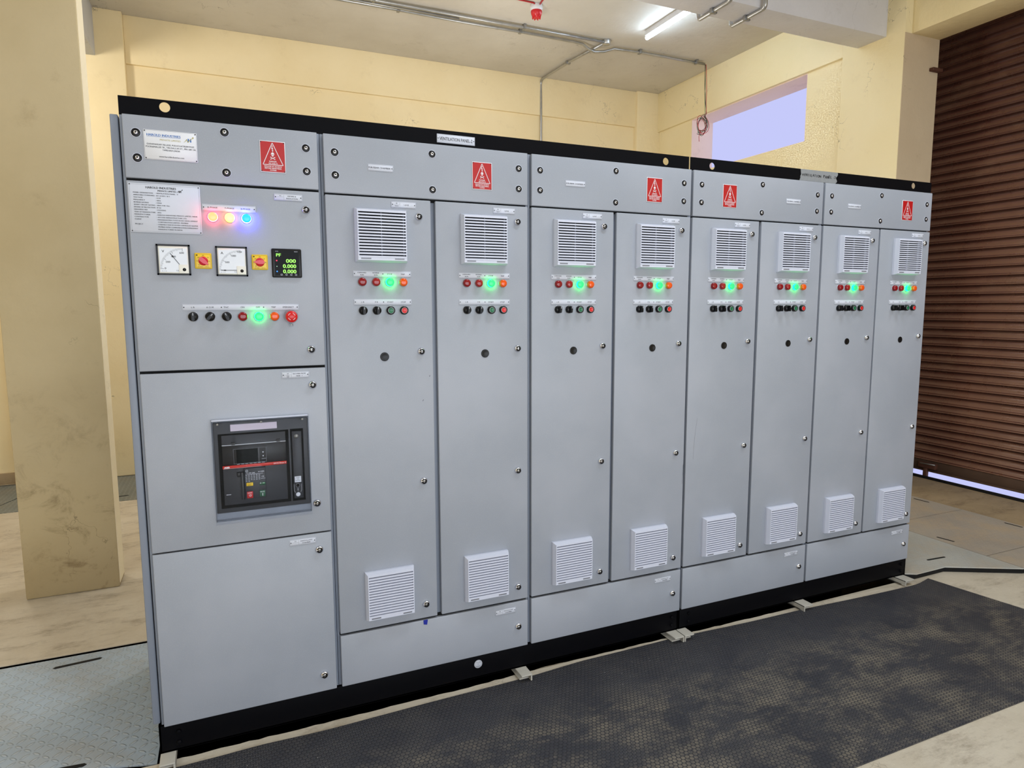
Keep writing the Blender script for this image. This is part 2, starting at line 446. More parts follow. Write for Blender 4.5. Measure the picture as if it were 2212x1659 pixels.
# roller shutter
sh = tag(link('door_1', None, None, (6.03, 1.88, 0)), 'brown corrugated steel roller shutter closed almost to the floor', 'roller shutter', None, 'structure')
sc = MB(); prof = []
P_ = .074; z = .165
shape = [(0, 0), (.04, .016), (.09, .021), (.14, .020), (.18, .013), (.22, .013), (.27, .016), (.40, .008), (.55, .001), (.70, -.004), (.82, -.005), (.93, -.002), (1., 0.)]
while z < 4.08:
    for t, d in shape[:-1]: prof.append((6.03-d, z+t*P_))
    z += P_
mi = sc.mi('shutter')
ys = [1.88, .5, -1., -2.9]
cols = [[sc.bm.verts.new((x, y, zz)) for x, zz in prof] for y in ys]
for A, B in zip(cols, cols[1:]):
    for i in range(len(prof)-1):
        f = sc.bm.faces.new([A[i], B[i], B[i+1], A[i+1]]); f.material_index = mi; f.smooth = True
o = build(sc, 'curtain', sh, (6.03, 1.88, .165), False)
sr = MB(); sr.box(6.015, 6.045, -2.9, 1.88, .072, .17, 'shutterdark', .003); sr.box(6.0, 6.02, -2.9, 1.88, .07, .085, 'shutterdark', .002)
build(sr, 'bottom_rail', sh, (6.03, 1.88, .07))
sl = MB(); sl.box(5.985, 6.02, 1.36, 1.52, .10, .15, 'rust', .004); sl.tube([(5.98, 1.5, .14), (5.98, 1.36, .145)], .006, 'steel')
sl.box(5.99, 6.02, 1.44, 1.475, .01, .12, 'rust', .003); build(sl, 'slide_bolt', sh, (6.0, 1.45, .1))
th = MB(); th.box(5.985, 6.0, -2.9, 1.9, 0, .028, 'dark', .002); struct(th, 'trim_9')
hb = tag(build(MB().box(5.545, 5.66, 1.32, 1.362, 3.425, 3.45, 'rust', .004), 'shutter_bracket', None, (5.6, 1.34, 3.43)),
         'short rusty steel stub projecting from the jamb high beside the shutter', 'bracket')

# floor cover plates
def plate(pts, z, m, name, label, group, slots=(), t=.006):
    mb = MB(); mb.prism(pts, z-t, z, m, 'xy')
    cx = sum(p[0] for p in pts)/len(pts); cy = sum(p[1] for p in pts)/len(pts)
    o = tag(build(mb, name, None, (cx, cy, z), True), label, 'floor plate', group)
    for (xa, ya, xb, yb, w) in slots:
        s = MB(); d = Vector((xb-xa, yb-ya)).normalized(); q = Vector((-d.y, d.x))*w
        s.prism([(xa-d.x*w, ya-d.y*w), (xa-q.x, ya-q.y), (xb-q.x, yb-q.y), (xb+d.x*w, yb+d.y*w), (xb+q.x, yb+q.y), (xa+q.x, ya+q.y)], z-.0005, z+.0012, 'dark', 'xy')
        build(s, 'lifting_slot', o, ((xa+xb)/2, (ya+yb)/2, z), True)
    return o
G = 'steel cover plates over the cable trenches'
plate([(-1.9, .64), (-.492, .175), (-.032, .028), (-.032, .975), (-1.9, .975)], 0.0, 'checker', 'trench_cover',
      'pale blue-grey chequered steel plate with two dark lifting slots beside the metering cabinet', G,
      [(-.495, .89, -.33, .905, .009), (-.40, .135, -.262, .122, .009)])
plate([(-4, 3.65), (-1.55, 3.65), (-1.2, 4.62), (-4, 4.62)], .0, 'checker3', 'trench_cover',
      'dark grey plate by the back wall seen on the far side of the stained column', G)
plate([(-1.54, 3.65), (.35, 3.65), (.35, 4.55), (-1.2, 4.55)], .0, 'checker3', 'trench_cover',
      'dark grey plate at the foot of the pilaster, between column and cabinets', G, [(-.62, 3.8, -.56, 3.81, .01)])
plate([(.36, 3.65), (5.2, 3.65), (5.2, 4.55), (.36, 4.55)], .0, 'checker3', 'trench_cover',
      'dark grey plate along the back wall hidden behind the cabinets', G)
plate([(3.745, .035), (3.81, -.0), (4.06, .003), (4.452, -.2), (4.452, .96), (3.745, .96)], .036, 'checker4', 'trench_cover',
      'pale grey steel plate with a cut corner beside the end cabinet', G, [(4.064, .11, 4.202, .1, .007)])
plate([(4.458, .012), (5.262, .012), (5.262, .66), (4.458, .66)], .036, 'checker2', 'trench_cover',
      'dusty beige plate in front of the shutter, middle of its run, two slots', G, [(4.505, .345, 4.522, .25, .007), (5.22, .34, 5.228, .24, .007)])
plate([(4.458, .666), (5.262, .666), (5.262, 1.34), (4.458, 1.34)], .036, 'checker2', 'trench_cover',
      'dusty beige plate in front of the shutter, closest to the back wall', G, [(5.2, .995, 5.207, .885, .007)])
plate([(4.458, -.25), (4.6, -.3), (5.262, -.3), (5.262, .006), (4.458, .006)], .036, 'checker2', 'trench_cover',
      'dusty beige plate beside the rubber mat at the end of the run by the shutter', G)
fr = MB()   # black block that paints the shadow gap beneath the raised plates
fr.prism([(3.76, .03), (3.81, .01), (4.065, .013), (4.455, -.19), (5.25, -.29), (5.25, 1.33), (3.76, .95)], .001, .03, 'dark', 'xy')
struct(fr, 'shadow_gap')

# rubber mat
mb = MB()
back = [(-.4, -.016), (.026, -.015), (.175, -.015), (.312, -.010), (.52, -.017), (.8, -.012), (1.069, -.003), (1.373, .003), (1.626, .02), (1.9, .022), (2.123, .020),
        (2.235, .014), (2.4, .004), (2.563, -.001), (2.929, -.01), (3.25, -.022), (3.59, -.035), (3.75, -.04), (3.868, -.016)]
def yb(x):
    for (a, b), (c, d) in zip(back, back[1:]):
        if a <= x <= c: return b+(d-b)*(x-a)/(c-a)
    return back[-1][1]
nx, ny = 90, 14; grid = []
mi = mb.mi('mat')
for i in range(nx+1):
    row = []
    for j in range(ny+1):
        t = j/ny; xb_ = -.4+4.268*i/nx; b = yb(min(xb_, 3.868))-.012; x = -.4+(4.268+.175*t)*i/nx
        y = b+(-.953-b)*t
        zz = .0045+.002*max(0, 1-t*6)*(.5+.5*math.sin(x*9))+.0015*math.sin(x*3+y*4)
        if i > nx-4: zz += .006*(1-t)*(i-nx+4)/4
        row.append(mb.bm.verts.new((x, y, zz)))
    grid.append(row)
for i in range(nx):
    for j in range(ny):
        f = mb.bm.faces.new([grid[i][j], grid[i][j+1], grid[i+1][j+1], grid[i+1][j]]); f.material_index = mi; f.smooth = True
rim = [grid[i][0] for i in range(nx+1)]+[grid[nx][j] for j in range(1, ny+1)]+[grid[i][ny] for i in range(nx-1, -1, -1)]+[grid[0][j] for j in range(ny-1, 0, -1)]
low = [mb.bm.verts.new((v.co.x, v.co.y, .0005)) for v in rim]
for k in range(len(rim)):
    k2 = (k+1) % len(rim); f = mb.bm.faces.new([rim[k2], rim[k], low[k], low[k2]]); f.material_index = mi
tag(build(mb, 'rubber_mat', None, (1.7, -.5, 0), True), 'black studded rubber mat, dusty, on the floor along the whole row of cabinets', 'mat')

# steel channels that carry the cabinets over the trench
def channel(x0, x1, web, name, label):
    mb = MB(); t = .006; ya, yb_ = -.045, .99; zt = .036
    mb.box(x0, x1, ya, yb_, zt-t, zt, 'chan', .001); mb.box(x0, x1, ya+.024, yb_, .0065, .0065+t, 'chan', .001)
    if web == 'r': mb.box(x1-t, x1, ya+.001, yb_, .007, zt-.001, 'chan')
    else: mb.box(x0, x0+t, ya+.001, yb_, .007, zt-.001, 'chan')
    tag(build(mb, name, None, ((x0+x1)/2, ya, 0)), label, 'steel channel', 'steel channels bearing the cabinets')
channel(-.018, .03, 'r', 'steel_channel', 'end of a steel channel under the outer corner of the metering cabinet')
channel(1.313, 1.361, 'r', 'steel_channel', 'end of a steel channel under a cabinet joint next to the round white sticker')
channel(2.090, 2.142, 'r', 'steel_channel', 'steel channel end at the plinth joint, on the side of the metering cabinet')
channel(2.146, 2.198, 'l', 'steel_channel', 'steel channel end at the plinth joint, on the side of the shutter')
channel(2.895, 2.955, 'l', 'steel_channel', 'end of a steel channel between the plinth joint and the end cabinet corner')
channel(3.655, 3.725, 'l', 'steel_channel', 'end of a steel channel under the outer corner of the end cabinet')

# ------------------------------------------------------------------ plinths and lifting plates
def plinth(x0, x1, label):
    mb = MB(); mb.box(x0, x1, .02, .026, .037, .141, 'black', .001); mb.box(x0, x1, .02, .06, .037, .043, 'black')
    mb.box(x0, x1, .70, .706, .037, .141, 'black'); mb.box(x0, x0+.006, .02, .706, .037, .141, 'black'); mb.box(x1-.006, x1, .02, .706, .037, .141, 'black')
    mb.box(x0, x1, .02, .706, .136, .141, 'black')
    o = tag(build(mb, 'plinth', None, (x0, .02, .037)), label, 'plinth', 'black base frames')
    for bx in ((x0+.06, x1-.035)):
        for bz in (.065, .105):
            build(MB().lathe(bx, bz, [(.009, 0), (.009, .004), (.006, .006), (0, .006)], 'black', 6, .02), 'bolt', o, (bx, .02, bz))
    return o
p1 = plinth(-.019, 2.152, 'long black steel base frame under the metering cabinet and the next two cabinets')
p2 = plinth(2.155, 3.735, 'shorter black steel base frame under the two cabinets by the shutter')
st = MB().lathe(1.145, .096, [(.0175, 0), (.0175, .0008), (0, .0008)], 'plate', 28, .02)
st.text('TESTED', 1.145, .103, .004, 'edge', .0188, bold=.0); st.text('OK', 1.145, .096, .004, 'edge', .0188, bold=.0); st.rect_line(1.137, 1.153, .0855, .0875, .0006, 'edge', .0188)
tag(build(st, 'round_sticker', p1, (1.145, .02, .096)), 'round white sticker')

def lift_plate(x0, x1, holes, label):
    """black strip with round lifting holes cut clean through"""
    z0, z1, r, n = 2.15, 2.2035, .0155, 20
    mb = MB(); mi = mb.mi('black')
    hs = sorted(holes); xs = [x0]
    for hx, hz in hs: xs += [hx-.022, hx+.022]
    xs.append(x1)
    ya, yb_ = .02, .024
    def both(pts):
        for y, rev in ((ya, False), (yb_, True)):
            vs = [mb.bm.verts.new((a, y, b)) for a, b in (pts[::-1] if rev else pts)]
            mb.bm.faces.new(vs).material_index = mi
    for i in range(0, len(xs), 2): both([(xs[i], z0), (xs[i+1], z0), (xs[i+1], z1), (xs[i], z1)])
    for hx, hz in hs:
        a0, a1 = hx-.022, hx+.022
        for k in range(n):
            t0, t1 = 2*PI*k/n-PI/4, 2*PI*(k+1)/n-PI/4
            def edge_pt(t):
                c, s = math.cos(t), math.sin(t)
                kx = .022/abs(c) if abs(c) > 1e-6 else 9; kz = ((z1-hz) if s > 0 else (hz-z0))/abs(s) if abs(s) > 1e-6 else 9
                q = min(kx, kz); return (hx+c*q, hz+s*q)
            p0, p1_ = edge_pt(t0), edge_pt(t1); c0 = (hx+r*math.cos(t0), hz+r*math.sin(t0)); c1 = (hx+r*math.cos(t1), hz+r*math.sin(t1))
            poly = [c0, p0]
            # keep the cell corner when the edge turns
            for cx_, cz_ in ((a1, z0), (a1, z1), (a0, z1), (a0, z0)):
                ta = math.atan2(cz_-hz, cx_-hx)
                for w in (-2*PI, 0, 2*PI):
                    if t0+1e-6 < ta+w < t1-1e-6: poly.append((cx_, cz_))
            poly += [p1_, c1]
            both(poly)
            vs = [mb.bm.verts.new(q) for q in ((c0[0], ya, c0[1]), (c1[0], ya, c1[1]), (c1[0], yb_, c1[1]), (c0[0], yb_, c0[1]))]
            mb.bm.faces.new(vs).material_index = mi
    mb.box(x0, x1, ya, yb_, z1-.0002, z1, 'black'); mb.box(x0, x1, ya, .062, z0-.003, z0, 'black')
    mb.box(x0, x0+.0002, ya, yb_, z0, z1, 'black'); mb.box(x1-.0002, x1, ya, yb_, z0, z1, 'black')
    return tag(build(mb, 'lifting_rail', None, (x0, .02, z0)), label, 'lifting rail', 'black lifting rails')
r1 = lift_plate(-.009, 2.145, [(.1175, 2.182), (2.023, 2.174)], 'long black steel rail with round holes along the cabinet tops, engraved name plate on it')
r2 = lift_plate(2.153, 3.732, [(2.272, 2.174), (3.594, 2.179)], 'black steel rail with grey tape on it, over the cabinets by the shutter')

def plate_mb(x0, x1, z0, z1, y=0., t=.002, line=True, m='plate', riv='ends', inset=.0016, lw=.0005):
    mb = MB(); mb.box(x0, x1, y-t, y, z0, z1, m, .0006, 1)
    yy = y-t-.0002
    if line: mb.rect_line(x0+inset, x1-inset, z0+inset, z1-inset, lw, 'edge', yy)
    rv = []
    if riv == 'ends': rv = [(x0+.0045, (z0+z1)/2), (x1-.0045, (z0+z1)/2)]
    if riv == 'corners': rv = [(x0+.004, z0+.004), (x1-.004, z0+.004), (x0+.004, z1-.004), (x1-.004, z1-.004)]
    for a, b in rv: mb.lathe(a, b, [(.0019, 0), (.0016, .0009), (0, .0012)], 'ink', 8, y-t)
    return mb, yy
mb, yy = plate_mb(1.003, 1.151, 2.158, 2.189, .02); mb.text('VENTILATION PANEL-2', 1.077, 2.1735, .0125, 'ink', yy, mw=.128, bold=.008)
tag(build(mb, 'name_plate', r1, (1.003, .02, 2.158)), 'white engraved plate reading VENTILATION PANEL-2')
# torn duct tape with hand lettering
mb = MB()
zl = [2.1505, 2.157, 2.163, 2.17, 2.178, 2.186, 2.194, 2.2034]
L = list(zip([2.792, 2.795, 2.798, 2.7965, 2.801, 2.800, 2.7985, 2.7975], zl)); R_ = list(zip([3.028, 3.036, 3.0385, 3.034, 3.030, 3.038, 3.043, 3.040], zl))
mb.prism([L[0]]+R_+L[1:][::-1], .0192, .02, 'tape', 'xz')
tl = 2.806
for w, dx, hh, sp in (('VENTILATION', 0, .0125, .125), ('PANEL', .139, .014, .058), ('-2', .203, .0125, .02)):
    for k, ch in enumerate(w):
        mb.text(ch, tl+dx+(k+.5)*sp/len(w), 2.1785+random.uniform(-.0012, .0012), hh*random.uniform(.9, 1.08), 'ink', .019, mw=sp/len(w)*.86, bold=.03)
tag(build(mb, 'tape_strip', r2, (2.8, .02, 2.15), True), 'torn silver tape with hand-written lettering')

# ------------------------------------------------------------------ shared hardware meshes (origin on the door face)
def hw(fn, name, sharp=35): mb = MB(); fn(mb); return mb.mesh(name, sharp)
def _lock(mb):
    mb.lathe(0, 0, [(.0145, 0), (.0145, .002), (.0125, .0075), (.0098, .0095)], 'chrome', 28)
    mb.lathe(0, 0, [(.0098, .0095), (.0092, .0045), (.0055, .0045)], 'rubber', 28)
    mb.lathe(0, 0, [(.0055, .0045), (.0055, .0098), (.0036, .0106)], 'chrome', 20); mb.lathe(0, 0, [(.0036, .0106), (.003, .006), (0, .006)], 'rubber', 12)
    mb.box(-.0008, .0008, -.010, -.006, -.0034, .0034, 'chrome')
    mb.box(-.0128, -.006, -.0092, -.0035, -.0014, .0014, 'chrome', .0004, 1)
LOCK = hw(_lock, 'lock')
def _screw(mb):
    mb.lathe(0, 0, [(.0142, 0), (.0142, .0008), (.013, .0008)], 'grille', 24)
    mb.lathe(0, 0, [(.013, .0008), (.0125, .0016), (.0062, .0012)], 'rubber', 24)
    mb.lathe(0, 0, [(.0062, .0012), (.006, .0044), (.0048, .0056), (.0026, .0058)], 'chrome', 20); mb.lathe(0, 0, [(.0026, .0058), (.0024, .0042), (0, .0042)], 'ink', 6)
SCREW = hw(_screw, 'screw')
def _lamp(lens, ringm, glow=None):
    def f(mb):
        mb.lathe(0, 0, [(.0165, 0), (.0165, .0016), (.0150, .0022)], ringm, 28)
        mb.lathe(0, 0, [(.0150, .002), (.0150, .006), (.0142, .012)], glow or lens, 28)
        if glow: mb.lathe(0, 0, [(.0142, .012), (.0128, .0148), (.008, .0162), (0, .0166)], lens, 28)
        else: mb.lathe(0, 0, [(.0142, .012), (.0128, .0148), (.008, .0162), (0, .0166)], lens, 28)
    return f
L_RED = hw(_lamp('redlens', 'ring'), 'lamp_red', 60); L_RED2 = hw(_lamp('redlens2', 'ring'), 'lamp_brick', 60); L_OR = hw(_lamp('orange', 'ring'), 'lamp_orange', 60)
L_GR = hw(_lamp('face_g', 'ring', 'glow_g'), 'lamp_green', 60)
L_R1 = hw(_lamp('face_r', 'ring', 'glow_r'), 'lamp_phase_r', 60); L_Y1 = hw(_lamp('face_y', 'ring', 'glow_y'), 'lamp_phase_y', 60); L_B1 = hw(_lamp('face_b', 'ring', 'glow_b'), 'lamp_phase_b', 60)
def _btn(col):
    def f(mb):
        mb.lathe(0, 0, [(.0165, 0), (.0165, .0012), (.0152, .0014)], 'ring', 28)
        mb.lathe(0, 0, [(.0152, .0012), (.015, .014), (.0138, .0155), (.0108, .0155)], 'rubber', 28)
        mb.lathe(0, 0, [(.0108, .0155), (.0106, .0162), (.0098, .0162)], 'ring', 28)
        mb.lathe(0, 0, [(.0098, .0162), (.0096, .0145), (.009, .0142), (0, .0142)], col, 28)
    return f
B_G = hw(_btn('greenbtn'), 'button_green'); B_R = hw(_btn('redbtn'), 'button_red')
def _sel(ang):
    def f(mb):
        mb.lathe(0, 0, [(.0165, 0), (.0165, .0012), (.0152, .0014)], 'ring', 28)
        mb.lathe(0, 0, [(.0152, .0012), (.0148, .013), (.0125, .0165), (0, .0165)], 'rubber', 28)
        b = bmesh.new(); bmesh.ops.create_cube(b, size=1)
        for v in b.verts: v.co = Vector((v.co.x*(.0085 if v.co.y < 0 else .011), -.0235+v.co.y*.017, v.co.z*.027))
        bmesh.ops.bevel(b, geom=b.edges[:], offset=.0022, segments=2, affect='EDGES')
        bmesh.ops.rotate(b, verts=b.verts[:], matrix=Matrix.Rotation(ang, 3, 'Y'), cent=(0, 0, 0)); mb.add(b, mb.mi('rubber'))
        c, s = math.cos(ang), math.sin(ang)
        def q(x, z): return (x*c+z*s, -.0323, -x*s+z*c)
        mb.quad([q(-.0006, .004), q(.0006, .004), q(.0006, .0118), q(-.0006, .0118)], 'white')
    return f
S_UP = hw(_sel(0), 'selector_up'); S_RT = hw(_sel(.7), 'selector_turned'); S_LT = hw(_sel(-.4), 'selector_back')
def _plug(mb): mb.lathe(0, 0, [(.0162, 0), (.0160, .0018), (.014, .0026), (.011, .0016), (0, .0014)], 'rubber', 28)
PLUG = hw(_plug, 'plug')

def _grille(mb):
    """square louvred filter grille, origin at its lower corner on the door face"""
    S = .186; dp = .03; bv = .006
    m = 'grille'; lo, hi = .016, S-.013      # louvre field
    # sloping sides
    def ring(y, i): return [(i, y, i), (S-i, y, i), (S-i, y, S-i), (i, y, S-i)]
    A, B, C_ = ring(0, 0), ring(-.010, 0), ring(-dp, bv)
    for P0, P1 in ((A, B), (B, C_)):
        for k in range(4):
            k2 = (k+1) % 4; mb.quad([P0[k], P0[k2], P1[k2], P1[k]], m)
    xa, xb = bv+.001, S-bv-.001
    def fr(x0, x1, z0, z1): mb.quad([(x0, -dp, z0), (x1, -dp, z0), (x1, -dp, z1), (x0, -dp, z1)], m)
    fr(bv, S-bv, bv, lo); fr(bv, S-bv, hi, S-bv); fr(bv, bv+.003, lo, hi); fr(S-bv-.003, S-bv, lo, hi)
    mb.quad([(bv, -.006, bv), (S-bv, -.006, bv), (S-bv, -.006, S-bv), (bv, -.006, S-bv)], 'dark')
    n = 15; p = (hi-lo)/n
    for k in range(n):
        z = lo+k*p
        pr = [(-dp-.0012, z), (-dp-.0012, z+.0052), (-.010, z+.0095), (-.010, z+.0065)]
        mi = mb.mi(m); V = [[mb.bm.verts.new((x, a, b)) for a, b in pr] for x in (bv+.0005, S-bv-.0005)]
        for i in range(4):
            j = (i+1) % 4; mb.bm.faces.new([V[0][i], V[1][i], V[1][j], V[0][j]]).material_index = mi
        for v in V: mb.bm.faces.new(v).material_index = mi
    for x in (bv+.007, S/2, S-bv-.007): mb.box(x-.0008, x+.0008, -.016, -.008, lo, hi, m)
    mb.box(bv+.01, bv+.045, -dp-.0006, -dp, .0095, .014, 'edge'); mb.box(S-.05, S-bv-.01, -dp-.0006, -dp, .0095, .014, 'edge')
GRILLE = hw(_grille, 'grille')

def put(name, mesh, door, x, z, label=None, y=0.):
    o = link(name, mesh, door, (x, y, z))
    if label: o['label'] = label
    return o

def danger_mesh():
    mb, yy = plate_mb(0, .0795, 0, .1005, 0, .002, False, 'white', 'corners')
    mb.quad([(.002, yy, .002), (.0775, yy, .002), (.0775, yy, .0985), (.002, yy, .0985)], 'red'); y = yy-.0002
    a, b, c = (.0395, .095), (.0085, .0245), (.0715, .0245)
    for p, q in ((a, b), (b, c), (c, a)): mb.strip(*p, *q, .0019, 'white', y)
    for sx in (.0395,):
        bolt = [(.0385, .087), (.0405, .0865), (.0385, .0775), (.0415, .079), (.0405, .070), (.0425, .071), (.0400, .0655), (.0375, .071), (.0392, .0708), (.0388, .0755), (.036, .0745)]
        mb.prism(bolt, y-.0001, y, 'white')
    sk = [(.0395+.0052*math.cos(t)*(1 if math.sin(t) > -.2 else .72), .0578+.0068*math.sin(t)) for t in [2*PI*k/20 for k in range(20)]]
    mb.prism(sk, y-.0001, y, 'white')
    for ex in (.0374, .0416): mb.prism([(ex+.0013*math.cos(2*PI*k/8), .0572+.0013*math.sin(2*PI*k/8)) for k in range(8)], y-.0004, y-.0002, 'red')
    mb.prism([(.0388, .054), (.0402, .054), (.0395, .0556)], y-.0004, y-.0002, 'red')
    for s_ in (-1, 1):
        mb.strip(.0395-.0065, .0455-.0032*s_, .0395+.0065, .0455+.0032*s_, .0018, 'white', y)
        for e_ in (-1, 1): mb.prism([(.0395+e_*.0066+.0014*math.cos(2*PI*k/8), .0455+e_*s_*.0032+.0014*math.sin(2*PI*k/8)) for k in range(8)], y-.0002, y-.0001, 'white')
    for s_, z, w in (('DANGER', .0355, .023), ('415 VOLTS', .0293, .028), ('ISOLATE AT SOURCE', .0192, .054), ('BEFORE REMOVING', .0132, .052), ('COVER', .0072, .02)):
        mb.text(s_, .0395, z, .0042, 'white', y, mw=w, bold=.02)
    return mb.mesh('danger')
DANGER = danger_mesh()

def cells_mesh(code, sub, main1, main2=None, W_=.09, H_=.021):
    """engraved plate split into two code cells and a title"""
    mb, yy = plate_mb(0, W_, 0, H_)
    x = .031; mb.strip(x, .0016, x, H_-.0016, .0005, 'edge', yy); mb.strip(.008, H_*.52, x, H_*.52, .0005, 'edge', yy)
    mb.text(code, .0195, H_*.72, .0036, 'ink', yy, mw=.012); y2 = yy
    if sub and isinstance(sub, tuple):
        mb.text(sub[0], .0195, H_*.36, .0026, 'ink', yy, mw=.016); mb.text(sub[1], .0195, H_*.16, .0026, 'ink', yy, mw=.016)
    elif sub: mb.text(sub, .0195, H_*.28, .0036, 'ink', yy, mw=.017)
    cx = (x+W_-.007)/2
    if main2:
        mb.text(main1, cx, H_*.68, .0042, 'ink', yy, mw=.042); mb.text(main2, cx, H_*.32, .0042, 'ink', yy, mw=.042)
    else: mb.text(main1, cx-.002, H_*.5, .0042, 'ink', yy, mw=.038)
    return mb.mesh('plate')
def row_mesh(W_, items, mid=True, H_=.0205):
    mb, yy = plate_mb(0, W_, 0, H_)
    for x, lines in items:
        if len(lines) == 1: mb.text(lines[0], x, H_/2, .0052, 'ink', yy, mw=.036, bold=.008)
        else:
            mb.text(lines[0], x, H_*.68, .0042, 'ink', yy, mw=.034); mb.text(lines[1], x, H_*.3, .0042, 'ink', yy, mw=.034)
    if mid:
        for a in ([W_*.505] if mid is True else mid): mb.lathe(a, H_/2, [(.0019, 0), (.0016, .0009), (0, .0012)], 'ink', 8, -.002)
    return mb.mesh('plate')
ROWTOP = row_mesh(.2085, [(.031, ('FORWARD', 'RUN')), (.080, ('REVERSE', 'RUN')), (.130, ('STOP',)), (.178, ('TRIP',))])
ROWBOT = row_mesh(.2085, [(.031, ('L R',)), (.080, ('F R',)), (.130, ('START',)), (.178, ('STOP',))])
def busbar_mesh():
    mb, yy = plate_mb(0, .09, 0, .0225); mb.text('BUSBAR CHAMBER', .045, .011, .0058, 'ink', yy, mw=.071, bold=.01); return mb.mesh('plate')
BUS = busbar_mesh(); MARSH = {}

def leaf(cab, name, x0, x1, z0, z1, marks=()):
    """pressed steel cover or door with rounded edges and a returned rim"""
    mb = MB(); mb.box(x0, x1, 0, .018, z0, z1, 'panel', .0028, 3)
    mb.box(x0+.014, x1-.014, .018, .026, z0+.014, z1-.014, 'dark')
    for a, b, c, d, w, m in marks: mb.strip(a, b, c, d, w, m, -.0002)
    return build(mb, name, cab, (x0, 0, z0))
MARKS = {(0, 0): [(.9255, 1.206, .9285, 1.212, .0014, 'ink'), (.9535, 1.297, .9545, 1.303, .0014, 'ink')], (1, 1): [(2.1405, .79, 2.1425, .84, .0012, 'ink'), (2.1385, .75, 2.1405, .79, .0009, 'ink')],
         (2, 1): [(2.874, 1.405, 2.888, 1.395, .001, 'ink'), (2.872, 1.425, 2.880, 1.398, .0008, 'edge')], (2, 0): [(2.215, 1.05, 2.205, .98, .0009, 'edge'), (2.205, .98, 2.199, .91, .0011, 'edge'), (2.199, .91, 2.198, .86, .0009, 'edge')]}
def body(cab, x0, x1, joints, z0=.1415, z1=2.147):
    mb = MB(); mb.box(x0, x1, .05, .80, z0, z1, 'frame', .002)
    for a, b, c, d in ((x0, x0+.03, z0, z1), (x1-.03, x1, z0, z1), (x0+.03, x1-.03, z0, z0+.03), (x0+.03, x1-.03, z1-.03, z1)): mb.box(a, b, .0195, .06, c, d, 'frame', .0015)
    for j in joints: mb.box(x0+.008, x1-.008, .0188, .03, j-.006, j+.006, 'dark')  # black strips paint the shade in the horizontal door gaps
    return mb
def cabinet(x0, label, group='light grey switchgear cabinets in one row'):
    return tag(link('switchgear_cabinet', None, None, (x0, 0, .1415)), label, 'cabinet', group)

# ------------------------------------------------------------------ cabinet 1 : metering and incomer
c1 = cabinet(-.009, 'grey cabinet with dial meters, phase lamps and a black circuit breaker behind a clear cover')
mb = body(c1, -.009, .5835, (1.953, 1.352, .751)); build(mb, 'carcass', c1, (-.009, .027, .1415))
mb = MB(); mb.box(-.036, -.0135, .03, .80, .142, 2.149, 'frame', .003); build(mb, 'side_panel', c1, (-.036, .03, .142))
cv = leaf(c1, 'busbar_cover', 0, .574, 1.957, 2.146)
for x, z in ((.035, 2.093), (.035, 2.018), (.286, 2.118), (.286, 1.992), (.5365, 2.091), (.5365, 2.015)): put('screw', SCREW, cv, x, z)
put('danger_sign', DANGER, cv, .390, 2.003, 'red and white danger sign')
# maker's plate
mb, yy = plate_mb(.055, .204, 2.016, 2.1055, 0, .002, True, 'white', 'corners')
mb.text('HAROLD INDUSTRIES', .064, 2.0905, .0072, 'blueink', yy, align='l', mw=.094, bold=.02); mb.strip(.064, 2.0852, .158, 2.0852, .0007, 'blueink', yy)
mb.text('PRIVATE LIMITED', .158, 2.0772, .0052, 'goldink', yy, align='r', mw=.058, bold=.012)
def logo(mb, x, z, s, ma, mh, y):
    """H with a swoosh that ends in a small globe"""
    for a in (.0, .62): mb.quad([(x+a*s, y, z), (x+(a+.34)*s, y, z), (x+(a+.34)*s, y, z+s), (x+a*s, y, z+s)], mh)
    mb.quad([(x+.3*s, y, z+.38*s), (x+.66*s, y, z+.38*s), (x+.66*s, y, z+.6*s), (x+.3*s, y, z+.6*s)], mh)
    sw = [(-1.05, -.1, .10), (-.75, .1, .16), (-.45, .45, .2), (-.25, .8, .16)]
    for (a, b, w), (c, d, w2) in zip(sw, sw[1:]): mb.strip(x+a*s, z+b*s, x+c*s, z+d*s, w*s, ma, y-.0001)
    sw = [(-.25, .8, .14), (-.1, .3, .2), (.0, -.05, .16), (.5, .5, .16), (1.0, .95, .14), (1.3, 1.2, .1)]
    for (a, b, w), (c, d, w2) in zip(sw, sw[1:]): mb.strip(x+a*s, z+b*s, x+c*s, z+d*s, w*s, ma, y-.0001)
    mb.prism([(x+1.45*s+.22*s*math.cos(2*PI*k/12), z+1.35*s+.22*s*math.sin(2*PI*k/12)) for k in range(12)], y-.0002, y-.0001, ma)
logo(mb, .178, 2.0765, .0105, 'goldink', 'blueink', yy)
for s_, z, w in (('GUDAPAKKAM VILLAGE, PUDUCHATIRAM POST,', 2.0625, .134), ('POONAMALLEE TK., TIRUVALLUR DT., PIN: 600 124,', 2.0545, .140), ('TAMILNADU,INDIA', 2.0465, .049)):
    mb.text(s_, .130, z, .0050, 'ink', yy, mw=w, bold=.012)
mb.text('www.haroldindustries.com', .130, 2.0265, .0050, 'ink', yy, mw=.070, bold=.012)
build(mb, 'maker_plate', cv, (.055, 0, 2.016))['label'] = 'white maker plate with blue heading'

